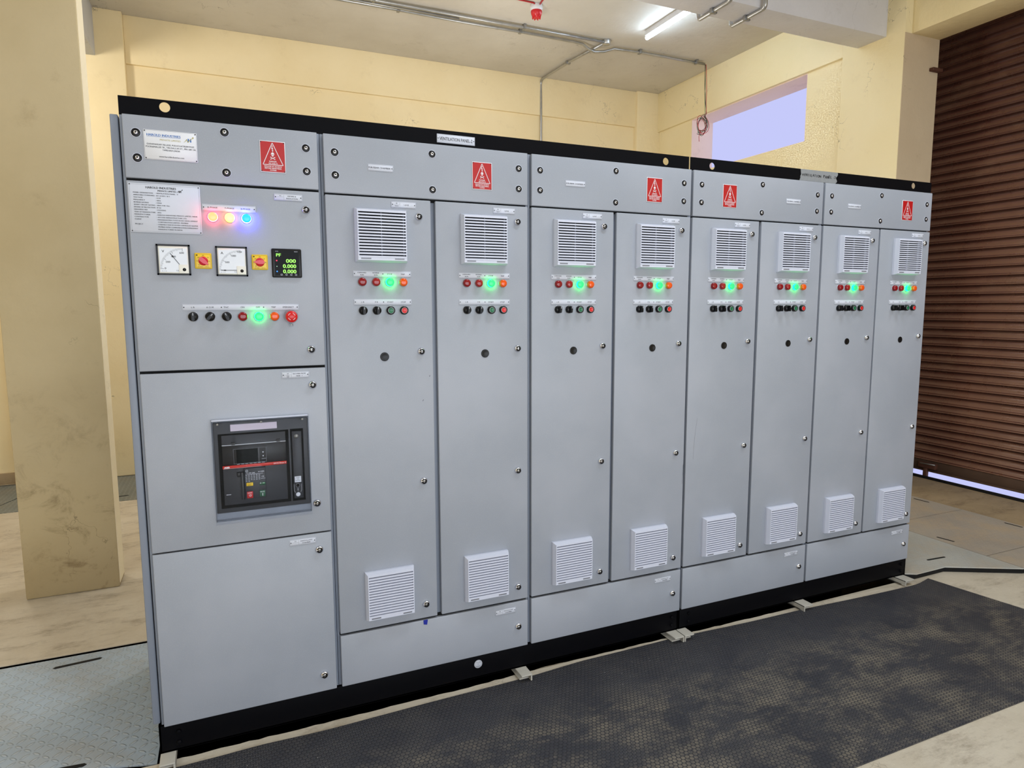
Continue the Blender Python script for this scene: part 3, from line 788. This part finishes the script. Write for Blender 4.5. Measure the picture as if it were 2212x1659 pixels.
d1 = leaf(c1, 'door', 0, .5745, 1.356, 1.949)
mb, yy = plate_mb(.004, .2045, 1.7925, 1.942, 0, .002, True, 'plate', 'corners', .0035)
mb.text('HAROLD INDUSTRIES', .094, 1.9305, .0068, 'ink', yy, mw=.084, bold=.02); mb.text('PRIVATE LIMITED', .1365, 1.9215, .0052, 'ink', yy, align='r', mw=.052, bold=.02)
logo(mb, .1445, 1.919, .0065, 'ink', 'ink', yy)
rows = [('PANEL DESIGNATION', 'VENTILATION PANEL - 2'), ('APPLICABLE STANDARD', 'IEC-61439-1 & 2'), ('VOLTAGE', '415V'), ('FREQUENCY', '50Hz'), ('BUSBAR RATING', '1250A'),
        ('SHORT CIRCUIT RATING', '50kA FOR 1Sec.'), ('DEGREE OF PROTECTION', 'IP-42'), ('DRAWING REF.', 'STDV2045'), ('YEAR OF MANUFACTURE', '2022'),
        ('MANUFACTURER', 'HAROLD INDUSTRIES PRIVATE LIMITED, INDIA'), ('CONTRACTOR', 'AFCONS INFRASTRUCTURE LTD.'), ('CLIENT', 'MAHARASHTRA STATE ROAD DEVELOPMENT'), (None, 'CORPORATION LIMITED, MUMBAI'),
        ('PROJECT', 'CONSTRUCTION OF ACCESS CONTROLLED NAGPUR'), (None, 'MUMBAI SUPER COMMUNICATION EXPRESSWAY'), (None, 'MANUFACTURED IN INDIA')]
for k, (a, b) in enumerate(rows):
    z = 1.9135-k*.00735
    if a: mb.text(a, .017, z, .0037, 'ink', yy, align='l', mw=.058, bold=.02); mb.text(':', .0772, z, .0037, 'ink', yy, align='l', bold=.02)
    mb.text(b, .0802, z, .0037, 'ink', yy, align='l', mw=.113, bold=.02)
build(mb, 'rating_plate', d1, (.004, 0, 1.7925))['label'] = 'large white rating plate with fine print'
put('label_plate', cells_mesh('A1', None, 'METERS &', 'INDICATION'), d1, .428, 1.9145)
PH = row_mesh(.161, [(.031, ('R-PHASE',)), (.081, ('Y-PHASE',)), (.130, ('B-PHASE',))], False); put('label_plate', PH, d1, .208, 1.869)
for x, me, lb in ((.238, L_R1, 'lit red phase lamp'), (.2885, L_Y1, 'lit amber phase lamp'), (.339, L_B1, 'lit blue phase lamp')): put('indicator_lamp', me, d1, x, 1.849, lb)
LONG = row_mesh(.3585, [(.031, ('L R',)), (.081, ('A O M',)), (.130, ('TNC',)), (.180, ('ON',)), (.228, ('OFF',)), (.277, ('TRIP',)), (.325, ('EMERGENCY',))], [.1155, .246])
put('label_plate', LONG, d1, .1335, 1.549)
for x, me in ((.164, S_UP), (.214, S_RT), (.264, S_LT)): put('selector_switch', me, d1, x, 1.529)
put('indicator_lamp', L_RED, d1, .313, 1.5285, 'dark red lamp'); put('indicator_lamp', L_GR, d1, .3635, 1.528, 'lit green lamp'); put('indicator_lamp', L_OR, d1, .4125, 1.528, 'orange lamp')
mb = MB()
mb.lathe(.4655, 1.527, [(.0235, 0), (.0235, .010), (.0225, .010), (.0225, .001)], 'clear', 28)
mb.lathe(.4655, 1.527, [(.0145, 0), (.0145, .016), (.0195, .020), (.0195, .030), (.0175, .0335), (0, .0345)], 'redbtn', 32)
for k in range(4):
    a0 = k*PI/2+.35; pts = [(.4655+.0115*math.cos(a0+t*.22), 1.527+.0115*math.sin(a0+t*.22)) for t in range(5)]
    for p, q in zip(pts, pts[1:]): mb.strip(*p, *q, .0013, 'white', -.0349)
mb.box(.459, .472, -.012, -.001, 1.492, 1.506, 'clear', .003); mb.box(.4625, .4685, -.013, -.011, 1.496, 1.502, 'steel', .001)
build(mb, 'emergency_stop', d1, (.4655, 0, 1.527))['label'] = 'red mushroom emergency stop'
for x, z in ((.529, 1.887), (.529, 1.412)): put('lock', LOCK, d1, x, z)

def meter(x, z, unit, marks, ang, full):
    mb = MB(); S = .096; t = .009
    for a, b, c, d in ((0, S, 0, .005), (0, S, S-.005, S), (0, .005, 0, S), (S-.005, S, 0, S)): mb.box(x+a, x+b, -t, 0, z+c, z+d, 'rubber')
    mb.box(x+.005, x+S-.005, -.0078, 0, z+.005, z+S-.005, 'cream', .001, 1); y = -.0080
    mb.quad([(x+.009, y, z+.009), (x+S-.009, y, z+.009), (x+S-.009, y, z+S-.012), (x+.009, y, z+S-.012)], 'dial'); y -= .0002
    cx, cz = x+S-.0215, z+.0195; R0, R1 = .058, .0655
    def pt(f, r): a = PI-f*PI/2; return cx+r*math.cos(a), cz+r*math.sin(a)
    n = 30
    for k in range(n+1):
        f = k/n; major = k % 10 == 0; mid = k % 5 == 0
        p, q = pt(f, R1-(.010 if major else .0075 if mid else .0055)), pt(f, R1)
        mb.strip(*p, *q, .0009 if major else .0006, 'ink', y)
    for s_, f, r in marks:
        p = pt(f, r); mb.text(s_, p[0], p[1], .006, 'ink', y, mw=.014, bold=.01)
    mb.text(unit, x+.0195, z+S-.0215, .008, 'ink', y, bold=.008)
    mb.text('1.5', x+.058, z+.0145, .004, 'ink', y); mb.text('0 ~ 1 A', x+.014, z+.0125, .0028, 'ink', y, align='l', bold=0)
    p, q = pt(ang, .012), pt(ang, .060); mb.strip(*p, *q, .0016, 'ink', y-.0006)
    p, q = pt(ang, .045), pt(ang, .052); mb.strip(*p, *q, .0034, 'ink', y-.0007)
    mb.box(x+S-.034, x+S-.0055, -.0100, -.0075, z+.0055, z+.0335, 'cream', .0012, 2)
    mb.lathe(x+S-.0185, z+.0175, [(.0052, 0), (.0048, .0012), (0, .0015)], 'rubber', 16, -.010)
    return mb
build(meter(.0695, 1.6615, 'V', [('0', 0.02, .051), ('200', .30, .048), ('400', .62, .047), ('600', .97, .051)], .60, 600), 'voltmeter', d1, (.0695, 0, 1.6615))
build(meter(.240, 1.6605, 'A', [('500', .36, .048), ('1000', .74, .051), ('1250', .98, .060)], -.01, 1250), 'ammeter', d1, (.240, 0, 1.6605))
def rotary(x, z, ang):
    mb = MB(); mb.box(x-.025, x+.025, -.008, 0, z-.0245, z+.0255, 'yellow', .003, 3); y = -.0082
    mb.rect_line(x-.0215, x+.0215, z-.021, z+.022, .0005, 'ink', y)
    for s_, a in (('OFF', PI/2), ('RN', PI*.78), ('YB', PI*.22), ('RY', PI), ('BR', 0), ('BN', PI*1.25)):
        mb.text(s_, x+.0178*math.cos(a), z+.0178*math.sin(a), .0026, 'ink', y, mw=.006)
    mb.text('VOLTMETER', x-.010, z-.0185, .002, 'ink', y, mw=.015); mb.text('SWITCH', x+.011, z-.0185, .002, 'ink', y, mw=.013)
    mb.lathe(x-.018, z+.0185, [(.0022, 0), (.0022, .0002), (0, .0002)], 'ink', 10, y)
    mb.lathe(x, z, [(.0142, 0), (.0138, .007), (.011, .010), (0, .0105)], 'redknob', 28, -.008)
    c, s = math.cos(ang), math.sin(ang)
    def R2(p): return (x+p[0]*c-p[1]*s, z+p[0]*s+p[1]*c)
    out = [(-.0145, .0), (-.010, .0065), (.004, .0068), (.0145, .0035), (.0205, 0), (.0145, -.0035), (.004, -.0068), (-.010, -.0065)]
    mb.prism([R2(p) for p in out], -.026, -.012, 'redknob')
    return mb
build(rotary(.203, 1.7075, -.72), 'rotary_switch', d1, (.203, 0, 1.707))['label'] = 'yellow plate with red turn knob, slanted'
build(rotary(.374, 1.7075, PI), 'rotary_switch', d1, (.374, 0, 1.707))['label'] = 'yellow plate with red turn knob, level'
mb = MB(); x, z = .4115, 1.6585
mb.box(x, x+.096, -.009, 0, z, z+.096, 'rubber', .004, 3); y = -.0093
mb.quad([(x+.009, y, z+.006), (x+.087, y, z+.006), (x+.087, y, z+.090), (x+.009, y, z+.090)], 'lcd'); y -= .0003
mb.text('PF', x+.022, z+.075, .011, 'digit', y, mw=.018, bold=.02)
mb.text('000', x+.061, z+.056, .013, 'digit', y, w=.031, bold=.02); mb.text('0.000', x+.056, z+.0385, .013, 'digit', y, w=.042, bold=.02); mb.text('0.000', x+.056, z+.021, .013, 'digit', y, w=.042, bold=.02)
for dz, m_ in ((.056, 'led_r'), (.037, 'led_g'), (.020, 'led_b')):
    r_ = .0024 if m_ != 'led_g' else .0014; mb.lathe(x+.0155, z+dz, [(r_, 0), (r_*.8, .0008), (0, .001)], m_, 10, y)
for k in range(4): mb.rect_line(x+.027+k*.0155, x+.032+k*.0155, z+.0075, z+.0115, .0008, 'grille', y)
mb.text('METER', x+.017, z+.0868, .0022, 'grille', y, bold=0); mb.text('MULTI', x+.078, z+.0868, .0026, 'grille', y)
build(mb, 'digital_meter', d1, (.4115, 0, 1.6585))['label'] = 'black digital meter with green digits'

# incomer door with the circuit breaker
d2 = leaf(c1, 'door', 0, .5745, .7535, 1.3475)
put('label_plate', cells_mesh('A2', ('1250A', 'ACB'), 'INCOMER FROM', 'MDB - 1'), d2, .428, 1.3155)
for x, z in ((.5285, 1.288), (.5285, .861)): put('lock', LOCK, d2, x, z)
mb = MB(); y = -.004; ax, bx_, az, bz_ = .203, .505, .865, 1.176
mb.box(ax, bx_, y, 0, az, bz_, 'abbgrey', .003, 2); y -= .0004
mb.quad([(.2165, y, .8805), (.4405, y, .8805), (.4405, y, 1.136), (.2165, y, 1.136)], 'dark'); mb.quad([(.4455, y, .8805), (.489, y, .8805), (.489, y, 1.137), (.4455, y, 1.137)], 'dark')
mb.box(.2565, .4035, y-.001, y, 1.1435, 1.166, 'lilac')
build(mb, 'breaker_frame', d2, (ax, 0, az))
mb = MB(); y = -.0055
mb.box(.2275, .4295, y, -.0045, .8915, 1.130, 'abbgrey', .001, 1); y -= .0003
mb.box(.2275, .4295, y-.0025, y, 1.018, 1.098, 'abbdark', .001, 1); mb.box(.2275, .4295, y-.005, y, 1.0965, 1.0985, 'ring')  # pale shelf strip paints a highlight line
for t in (.2565, .3995): mb.box(t, t+.012, y-.006, y, 1.0975, 1.106, 'abbdark')
mb.box(.2605, .366, y-.0065, y, 1.028, 1.084, 'abbdark', .001, 1); mb.rect_line(.262, .365, 1.033, 1.083, .0008, 'edge', y-.0068); mb.strip(.3415, 1.033, .3415, 1.083, .0008, 'edge', y-.0068)
mb.quad([(.271, y-.0068, 1.034), (.338, y-.0068, 1.034), (.338, y-.0068, 1.081), (.271, y-.0068, 1.081)], 'lcd')
for zz in (1.066, 1.053): mb.lathe(.355, zz, [(.0022, 0), (.0016, .001), (0, .0012)], 'plate', 10, y-.0066)
mb.strip(.350, 1.0435, .364, 1.0435, .0008, 'plate', y-.0069)
for k in range(7): mb.strip(.271+k*.0132, 1.0305, .280+k*.0132, 1.0305, .0012, 'plate', y-.0069)
build(mb, 'trip_unit', d2, (.2275, -.005, .8915))
mb = MB(); mb.box(.2265, .430, y-.0062, y, 1.0175, 1.0275, 'abbred', .0006, 1)
mb.text('ABB', .2395, 1.0225, .0062, 'white', y-.0065, mw=.019, bold=.04); mb.text('SACE Emax 2', .4275, 1.0228, .0048, 'white', y-.0065, align='r', mw=.044, bold=.01)
mb.strip(.229, 1.0185, .349, 1.0185, .0005, 'white', y-.0065); build(mb, 'red_band', d2, (.2265, -.006, 1.0175))
mb = MB(); mb.box(.2925, .3605, y-.006, y, .906, 1.0135, 'abbgrey', .001, 1); yy = y-.0063
mb.rect_line(.2925, .3605, .906, 1.0135, .0004, 'ink', yy)
mb.text('SACE', .2985, .997, .003, 'plate', yy, bold=0, align='l', mw=.009); mb.text('E1.2N', .309, .997, .0046, 'plate', yy, align='l', mw=.017); mb.text('In=1250A', .356, .9995, .004, 'plate', yy, align='r', mw=.019)
mb.lathe(.3005, 1.0045, [(.0042, 0), (.0042, .0002), (.0032, .0002)], 'plate', 14, yy); mb.strip(.2985, 1.003, .3025, 1.006, .0007, 'plate', yy)
for r_ in range(5):
    for k in range(6):
        if r_ == 4 and k > 1: continue
        mb.strip(.296+k*.0082, .989-r_*.0052, .3008+k*.0082, .989-r_*.0052, .0012, 'plate', yy)
mb.strip(.296, .9925, .352, .9925, .0008, 'plate', yy); mb.text('CE', .351, .9815, .0045, 'plate', yy, bold=0); mb.strip(.344, .9745, .3585, .9745, .0008, 'plate', yy)
mb.box(.2975, .3185, yy-.0015, yy, .9525, .9635, 'yellow', .0004, 1); mb.text('CHARGED', .3075, .9595, .0022, 'ink', yy-.0018, mw=.014); mb.text('SPRING', .3065, .9555, .0022, 'ink', yy-.0018, mw=.011)
mb.box(.3395, .358, yy-.0015, yy, .951, .9615, 'greendark', .0004, 1); mb.lathe(.3425, .9585, [(.0024, 0), (.0024, .0002), (.0014, .0002)], 'plate', 12, yy-.0016); mb.text('OPEN', .352, .9585, .0022, 'led_g', yy-.0018, mw=.007)
build(mb, 'nameplate_module', d2, (.2925, -.006, .906))
mb = MB(); mb.box(.2975, .317, yy-.003, yy, .910, .933, 'red', .001, 2); mb.text('Push OFF', .307, .9285, .0026, 'white', yy-.0033, mw=.013)
mb.lathe(.308, .919, [(.0036, 0), (.0036, .0002), (.0024, .0002)], 'white', 16, yy-.0032); tag(build(mb, 'push_button', d2, (.2975, yy, .910)), 'red square push button')
mb = MB(); mb.box(.338, .3565, yy-.003, yy, .911, .9335, 'greendark', .001, 2); mb.text('Push ON', .347, .929, .0026, 'white', yy-.0033, mw=.013)
mb.strip(.3475, .914, .3475, .9235, .0016, 'white', yy-.0033); tag(build(mb, 'push_button', d2, (.338, yy, .911)), 'green square push button')
mb = MB(); mb.box(.2815, .290, y-.014, y, .908, 1.003, 'abbdark', .002, 2); mb.box(.270, .282, y-.008, y, .9875, 1.003, 'abbdark', .001, 1); mb.strip(.234, .9275, .2485, .9275, .0016, 'plate', y-.0005)
build(mb, 'charging_lever', d2, (.2815, -.006, .908))
mb = MB(); mb.box(.451, .4825, -.0085, -.0045, .890, 1.128, 'abbgrey', .001, 1); y = -.0088
mb.lathe(.4655, 1.111, [(.0072, 0), (.0068, .0012), (0, .0014)], 'steel', 20, y); mb.lathe(.464, .9035, [(.0075, 0), (.007, .0018), (.003, .002), (0, .0012)], 'plate', 20, y)
mb.box(.4545, .476, y-.0008, y, .9475, .9685, 'plate'); 
for k, (a, b) in enumerate((('PUSH', .9645), ('THE', .959), ('BUTTON', .9535))): mb.text(a, .4652, b, .003, 'ink', y-.001, mw=.015)
mb.lathe(.464, .936, [(.0072, 0), (.0072, .001), (.0058, .001)], 'edge', 20, y); mb.lathe(.464, .936, [(.0058, .001), (.005, .0002), (0, .0002)], 'dark', 20, y)
mb.strip(.464, .917, .464, .926, .0012, 'plate', y)
for sgn in (-1, 1): mb.strip(.464+sgn*.0125, .918, .464+sgn*.0125, .941, .0008, 'plate', y); mb.strip(.464+sgn*.0125, .918, .464+sgn*.0085, .911, .0008, 'plate', y)
build(mb, 'racking_strip', d2, (.451, -.0045, .890))
# clear hinged hood
mb = MB()
ya, yb_ = -.022, -.0245
def hood(x0, x1, z0, z1, ya):
    mb.box(x0, x1, ya-.0015, ya, z0, z1, 'clear', .0006, 1)
    mb.box(x0, x0+.0018, ya, 0, z0, z1, 'clear'); mb.box(x1-.0018, x1, ya, 0, z0, z1, 'clear'); mb.box(x0, x1, ya, 0, z0, z0+.0018, 'clear')
hood(.199, .507, .840, 1.182, -.020)
mb.box(.196, .511, -.0012, -.0002, .824, 1.186, 'clear')
tag(build(mb, 'clear_cover', d2, (.199, 0, .824)), 'transparent plastic hood')
mb = MB(); mb.box(.199, .507, -.0225, -.001, 1.1832, 1.1865, 'grille', .001, 1)
for x in (.217, .353, .487): mb.lathe(x, 1.172, [(.004, 0), (.0034, .002), (0, .0024)], 'steel', 12, -.0216)
build(mb, 'cover_hinge', d2, (.199, 0, 1.178))

d3 = leaf(c1, 'door', 0, .5745, .142, .7485)
MARSHM = cells_mesh('A3', None, 'MARSHALLING', 'CHAMBER')
put('label_plate', MARSHM, d3, .429, .7155)
for x, z in ((.530, .688), (.531, .207)): put('lock', LOCK, d3, x, z)

# ------------------------------------------------------------------ cabinets 2..5
CAB = [
 dict(b=(.585, 1.368), cov=(.594, 1.361), sx=.595, dr=((.594, .969), (.987, 1.361)), ux=(.681, 1.0738), bus=.148, dng=.5365,
      l='grey two-door feeder cabinet standing directly beside the cabinet with the meters'),
 dict(b=(1.3695, 2.1505), cov=(1.378, 2.145), sx=1.378, dr=((1.378, 1.753), (1.768, 2.145)), ux=(1.4638, 1.8544), bus=.148, dng=.5345,
      l='grey two-door feeder cabinet in the middle of the row, last one over the long plinth'),
 dict(b=(2.152, 2.9365), cov=(2.157, 2.931), sx=2.165, dr=((2.157, 2.537), (2.552, 2.931)), ux=(2.2499, 2.6422), bus=.530, dng=.153,
      l='grey two-door feeder cabinet whose danger sign sits ahead of its busbar label, below the tape'),
 dict(b=(2.938, 3.726), cov=(2.944, 3.718), sx=2.951, dr=((2.944, 3.333), (3.344, 3.718)), ux=(3.0393, 3.4341), bus=.148, dng=.538,
      l='grey two-door feeder cabinet at the end of the row next to the roller shutter')]
num = 5; bay = 'BCDE'
for ci, c in enumerate(CAB):
    x0, x1 = c['b']; cab = cabinet(x0, c['l'])
    build(body(cab, x0, x1, (1.947, .3455)), 'carcass', cab, (x0, .027, .1415))
    mb = MB(); a, b = c['dr'][0][1], c['dr'][1][0]; mb.box(a-.012, b+.012, .0195, .06, .352, 1.94, 'frame', .002); build(mb, 'centre_post', cab, (a, .0195, .352))
    cv = leaf(cab, 'busbar_cover', c['cov'][0], c['cov'][1], 1.950, 2.146)
    for dx, z in ((.036, 2.0865), (.036, 2.0105), (.3825, 2.110), (.3825, 1.984), (.7275, 2.0855), (.7275, 2.0095)): put('screw', SCREW, cv, c['sx']+dx, z)
    put('danger_sign', DANGER, cv, c['sx']+c['dng'], 1.996, 'red and white danger sign'); put('label_plate', BUS, cv, c['sx']+c['bus'], 2.0345)
    for di in (0, 1):
        dx0, dx1 = c['dr'][di]; u = c['ux'][di]; d = leaf(cab, 'door', dx0, dx1, .350, 1.944, MARKS.get((ci, di), ()))
        put('ventilation_grille', GRILLE, d, u+.0085, 1.7165, 'upper louvred grille'); put('ventilation_grille', GRILLE, d, u+.0085, .3885, 'lower louvred grille')
        put('label_plate', cells_mesh(bay[ci]+str(di+1), '75KW', 'L-JF-%02d' % num), d, u+.142, 1.9125); num += 1
        put('label_plate', ROWTOP, d, u, 1.666); put('label_plate', ROWBOT, d, u, 1.566)
        for k, (me, lb) in enumerate(((L_RED, 'dark red lamp'), (L_RED2, 'dull red lamp'), (L_GR, 'lit green lamp'), (L_OR, 'orange lamp'))): put('indicator_lamp', me, d, u+.0305+k*.0494, 1.6475, lb)
        for k in (0, 1): put('selector_switch', S_UP, d, u+.0305+k*.0494, 1.5460)
        put('push_button', B_G, d, u+.0305+2*.0494, 1.5460, 'green push button'); put('push_button', B_R, d, u+.0305+3*.0494, 1.5460, 'red push button')
        put('hole_plug', PLUG, d, u+.1045, 1.378, 'black plastic plug')
        for z in (1.884, 1.3935, .899, .4065): put('lock', LOCK, d, u+.2425, z)
    lo = leaf(cab, 'lower_door', c['cov'][0], c['cov'][1], .142, .341)
    put('label_plate', cells_mesh(bay[ci]+'3', None, 'MARSHALLING', 'CHAMBER'), lo, c['sx']+.62, .2995); put('lock', LOCK, lo, c['sx']+.722, .234)
    if ci == 0:
        mb = MB(); mb.prism([(.911, .3415), (.929, .3415), (.9255, .321), (.912, .3245)], -.0012, -.0002, 'blue')
        tag(build(mb, 'tape_scrap', lo, (.911, 0, .322), True), 'scrap of dark blue tape')

# ------------------------------------------------------------------ ceiling services
def conduit(paths, clamps, r, name, label, group=None):
    mb = MB()
    for p in paths: mb.tube(p, r, 'conduit', 10)
    p0 = paths[0][0]; o = tag(build(mb, name, None, p0), label, 'conduit', group)
    for (x, y, z, ax) in clamps:
        c = MB()
        if ax == 'x': c.box(x-.012, x+.012, y-r-.010, y+r+.010, z-r-.003, H-.001, 'steel', .002)
        elif ax == 'y': c.box(x-r-.010, x+r+.010, y-.012, y+.012, z-r-.003, z+r+.001, 'steel', .002)
        build(c, 'clamp', o, (x, y, z))
    return o
Z = 4.108; r = .014
G2 = 'steel conduits on the ceiling'
conduit([[(-.64, 3.43, Z), (1.53, 3.425, Z), (2.9, 3.425, Z), (3.77, 3.425, Z)]], [(1.53, 3.425, Z, 'x'), (2.915, 3.425, Z, 'x')], r, 'steel_conduit',
        'shiny steel conduit running straight along the ceiling into the round junction box', G2)
conduit([[(-.64, 3.53, Z), (1.76, 3.525, Z), (2.34, 3.535, Z), (2.92, 3.525, Z), (3.50, 3.535, Z), (3.6, 3.55, Z), (3.68, 3.58, Z-.024), (3.76, 3.60, Z-.034), (3.86, 3.58, Z-.024), (3.95, 3.535, Z), (4.24, 3.51, Z), (4.7, 3.512, Z), (5.06, 3.515, Z)]],
        [(1.765, 3.525, Z, 'x'), (2.92, 3.525, Z, 'x'), (4.24, 3.51, Z, 'x'), (4.95, 3.513, Z, 'x')], r*.95, 'steel_conduit',
        'dull steel conduit bending past the junction box and ending where loose wires hang', G2)
conduit([[(-.64, 3.477, Z-.004), (1., 3.477, Z-.004), (2.3, 3.476, Z-.004)]], [], r*.8, 'steel_conduit', 'thin dark steel conduit squeezed between two longer ones on the ceiling', G2)
arc = [(3.676, D-.022-.055*(1-math.sin(t)), Z-.055*(1-math.cos(t))) for t in [PI/2*k/6 for k in range(7)]]
conduit([[(3.785, 3.44, Z), (3.706, 4.0, Z), (3.68, 4.45, Z)]+arc+[(3.676, D-.030, 3.9), (3.676, D-.030, 2.0)]], [(3.703, 4.04, Z, 'y')], r, 'steel_conduit',
        'steel conduit crossing the ceiling from the junction box and dropping down the back wall', G2)
mb = MB(); mb.lathe(3.80, H-.002, [(.04, 0), (.04, .038), (.034, .044), (0, .045)], 'conduit', 20, axis='z', cy=3.435); tag(build(mb, 'junction_box', None, (3.80, 3.435, 4.09)), 'round grey junction box where the ceiling conduits meet', 'junction box')
for x, lb, xe in ((3.615, 'steel conduit bent round the ceiling beam, nearer the tube light', 1), (3.925, 'steel conduit bent round the ceiling beam, nearer the shutter wall', 2)):
    zz = 3.70-.018; a = [(x, 1.505-.03*math.sin(t), zz+.03*(1-math.cos(t))) for t in [PI/2*k/6 for k in range(7)]]
    b = [(x, 1.80+.025*math.sin(t), zz+.03*(1-math.cos(t))) for t in [PI/2*k/6 for k in range(6, -1, -1)]]
    pth = [(x, 1.825, 4.12)]+b+a+[(x, 1.475, 4.12)]
    conduit([pth], [(x, 1.66, zz, 'y')], .016, 'steel_conduit', lb, 'steel conduits bent round the beam')
# fire alarm sounder
sd = tag(link('alarm_sounder', None, None, (2.85, 3.03, H)), 'red and white fire alarm sounder on the ceiling', 'alarm')
mb = MB(); mb.lathe(2.85, H-.001, [(.05, 0), (.055, .02), (.052, .045), (.046, .05)], 'white', 28, axis='z', cy=3.03); build(mb, 'base', sd, (2.85, 3.03, H))
mb = MB(); mb.lathe(2.85, H-.045, [(.047, 0), (.050, .012), (.046, .03), (.036, .055), (.03, .06), (0, .06)], 'hred', 28, axis='z', cy=3.03)
for k in range(8): a = 2*PI*k/8; mb.box(2.85+.034*math.cos(a)-.005, 2.85+.034*math.cos(a)+.005, 3.03+.034*math.sin(a)-.005, 3.03+.034*math.sin(a)+.005, H-.112, H-.09, 'hred', .002)
build(mb, 'horn', sd, (2.85, 3.03, H-.05))
for pth, lb in (([(.9, 2.93, H-.007), (1.8, 2.955, H-.006), (2.41, 2.975, H-.008), (2.8, 2.985, H-.008), (2.83, 3.0, H-.012)], 'long red cable on the ceiling leading up to the alarm sounder'),
                ([(2.86, 2.99, H-.012), (2.85, 2.9, H-.008), (2.88, 2.77, H-.007), (2.93, 2.5, H-.007), (2.95, 1.8, H-.007)], 'red cable on the ceiling leaving the alarm sounder towards the beam')):
    o = tag(build(MB().tube(pth, .0065, 'wire_r', 8), 'alarm_cable', None, pth[0]), lb, 'cable', 'red alarm cables')
    q = pth[2]; build(MB().box(q[0]-.01, q[0]+.01, q[1]-.012, q[1]+.012, H-.017, H-.001, 'steel', .002), 'clip', o, q)
# tube light
tl_ = tag(link('tube_light', None, None, (4.03, 2.5, H)), 'lit white tube light fixed to the ceiling beside the beam', 'light')
def bar(x, dx, z0, z1, m, y0=1.88, y1=3.10): 
    mb = MB(); mb.box(x-dx, x+dx, y0, y1, z0, z1, m, .004); return mb
build(bar(4.035, .022, 4.085, H, 'housing'), 'housing', tl_, (4.03, 2.5, 4.09)); 
mb = MB(); mb.tube([(4.035, 1.89, 4.068), (4.035, 3.095, 4.068)], .018, 'tube', 14); build(mb, 'tube', tl_, (4.035, 2.5, 4.068))
# hanging wires
hw_ = tag(link('hanging_cable', None, None, (5.07, 3.513, 4.1)), 'bundle of thin wires hanging from a conduit end, coiled above the window corner', 'cable')
def coil(seed, m, rr):
    rd = random.Random(seed); pts = []
    x, y, z = 5.065, 3.514+rd.uniform(-.006, .006), 4.105
    for t in [k/10 for k in range(11)]: pts.append((x+.04*t+rd.uniform(-.002, .002)+.012*math.sin(t*3+seed), y, 4.105-.5*t))
    cx, cz = 5.075, 3.485
    for k in range(1, 46):
        a = PI/2-k*.36; R1_ = .075+.022*math.sin(seed+k*.23); sq = 1+.3*math.sin(k*.11+seed)
        pts.append((cx-.03+R1_*.95*math.cos(a)*sq*.8+.012*math.sin(k*.5), y+.02*math.sin(k*.4+seed), cz+R1_*1.15*math.sin(a)))
    if seed == 1: pts += [(5.03, y, 3.42), (5.01, y, 3.36), (5.015, y, 3.31)]
    return MB().tube(pts, rr, m, 6)
for s_, m_, lb in ((1, 'wire_r', 'red wire'), (2, 'wire_g', 'green wire'), (3, 'wire_k', 'black wire')):
    tag(build(coil(s_, m_, .0028), 'wire', hw_, (5.07, 3.513, 4.1)), lb)

# ------------------------------------------------------------------ lights
def area(name, loc, target, sx, sy, power, col):
    l = bpy.data.lights.new(name, 'AREA'); l.shape = 'RECTANGLE'; l.size = sx; l.size_y = sy; l.energy = power; l.color = col
    o = bpy.data.objects.new(name, l); COL.objects.link(o); o.location = loc
    o.rotation_euler = (Vector(target)-Vector(loc)).to_track_quat('-Z', 'Y').to_euler()
def fill_point(name, loc, power, col, rad=.12):  # unseen point lights, added as fill for the back of the room
    l = bpy.data.lights.new(name, 'POINT'); l.energy = power; l.color = col; l.shadow_soft_size = rad
    o = bpy.data.objects.new(name, l); COL.objects.link(o); o.location = loc
CW = (.84, .92, 1.)
area('ceiling_tube_near', (1.9, -1.0, 4.0), (1.9, -1.0, 0), 1.2, .3, 36, CW)
area('ceiling_tube_far', (4.3, -1.4, 4.0), (4.3, -1.4, 0), 1.2, .3, 32, CW)
area('left_fill', (-2.2, -1.2, 4.0), (-2.2, -1.2, 0), 1.2, .3, 30, CW)  # unseen fill, added to bring some light from the left
area('doorway_daylight', (1.4, -5.9, 1.35), (1.6, 0, .8), 6.0, 2.6, 225, (.76, .86, 1.))
fill_point('back_fill', (1.5, 1.95, 2.9), 50, (1., .97, .93), .2)  # added to brighten the column's side face
fill_point('back_fill', (-1.3, 3.2, 3.5), 50, (1., .97, .92), .15)  # added to brighten the floor at left
fill_point('back_fill', (2.8, 3.0, 2.9), 24, (.95, .97, 1.), .25)
w = bpy.data.worlds.new('world'); bpy.context.scene.world = w; w.use_nodes = True
bg = w.node_tree.nodes['Background']; bg.inputs[0].default_value = (*lin((198, 202, 250)), 1); bg.inputs[1].default_value = 1.0
sc_ = bpy.context.scene
sc_.view_settings.view_transform = 'Standard'; sc_.view_settings.look = 'None'; sc_.view_settings.exposure = 0.0; sc_.view_settings.gamma = 1.0
sc_.cycles.use_denoising = True; sc_.cycles.max_bounces = 6; sc_.cycles.use_adaptive_sampling = True; sc_.cycles.adaptive_threshold = .02; sc_.cycles.sample_clamp_indirect = 6
sc_.cycles.transparent_max_bounces = 12
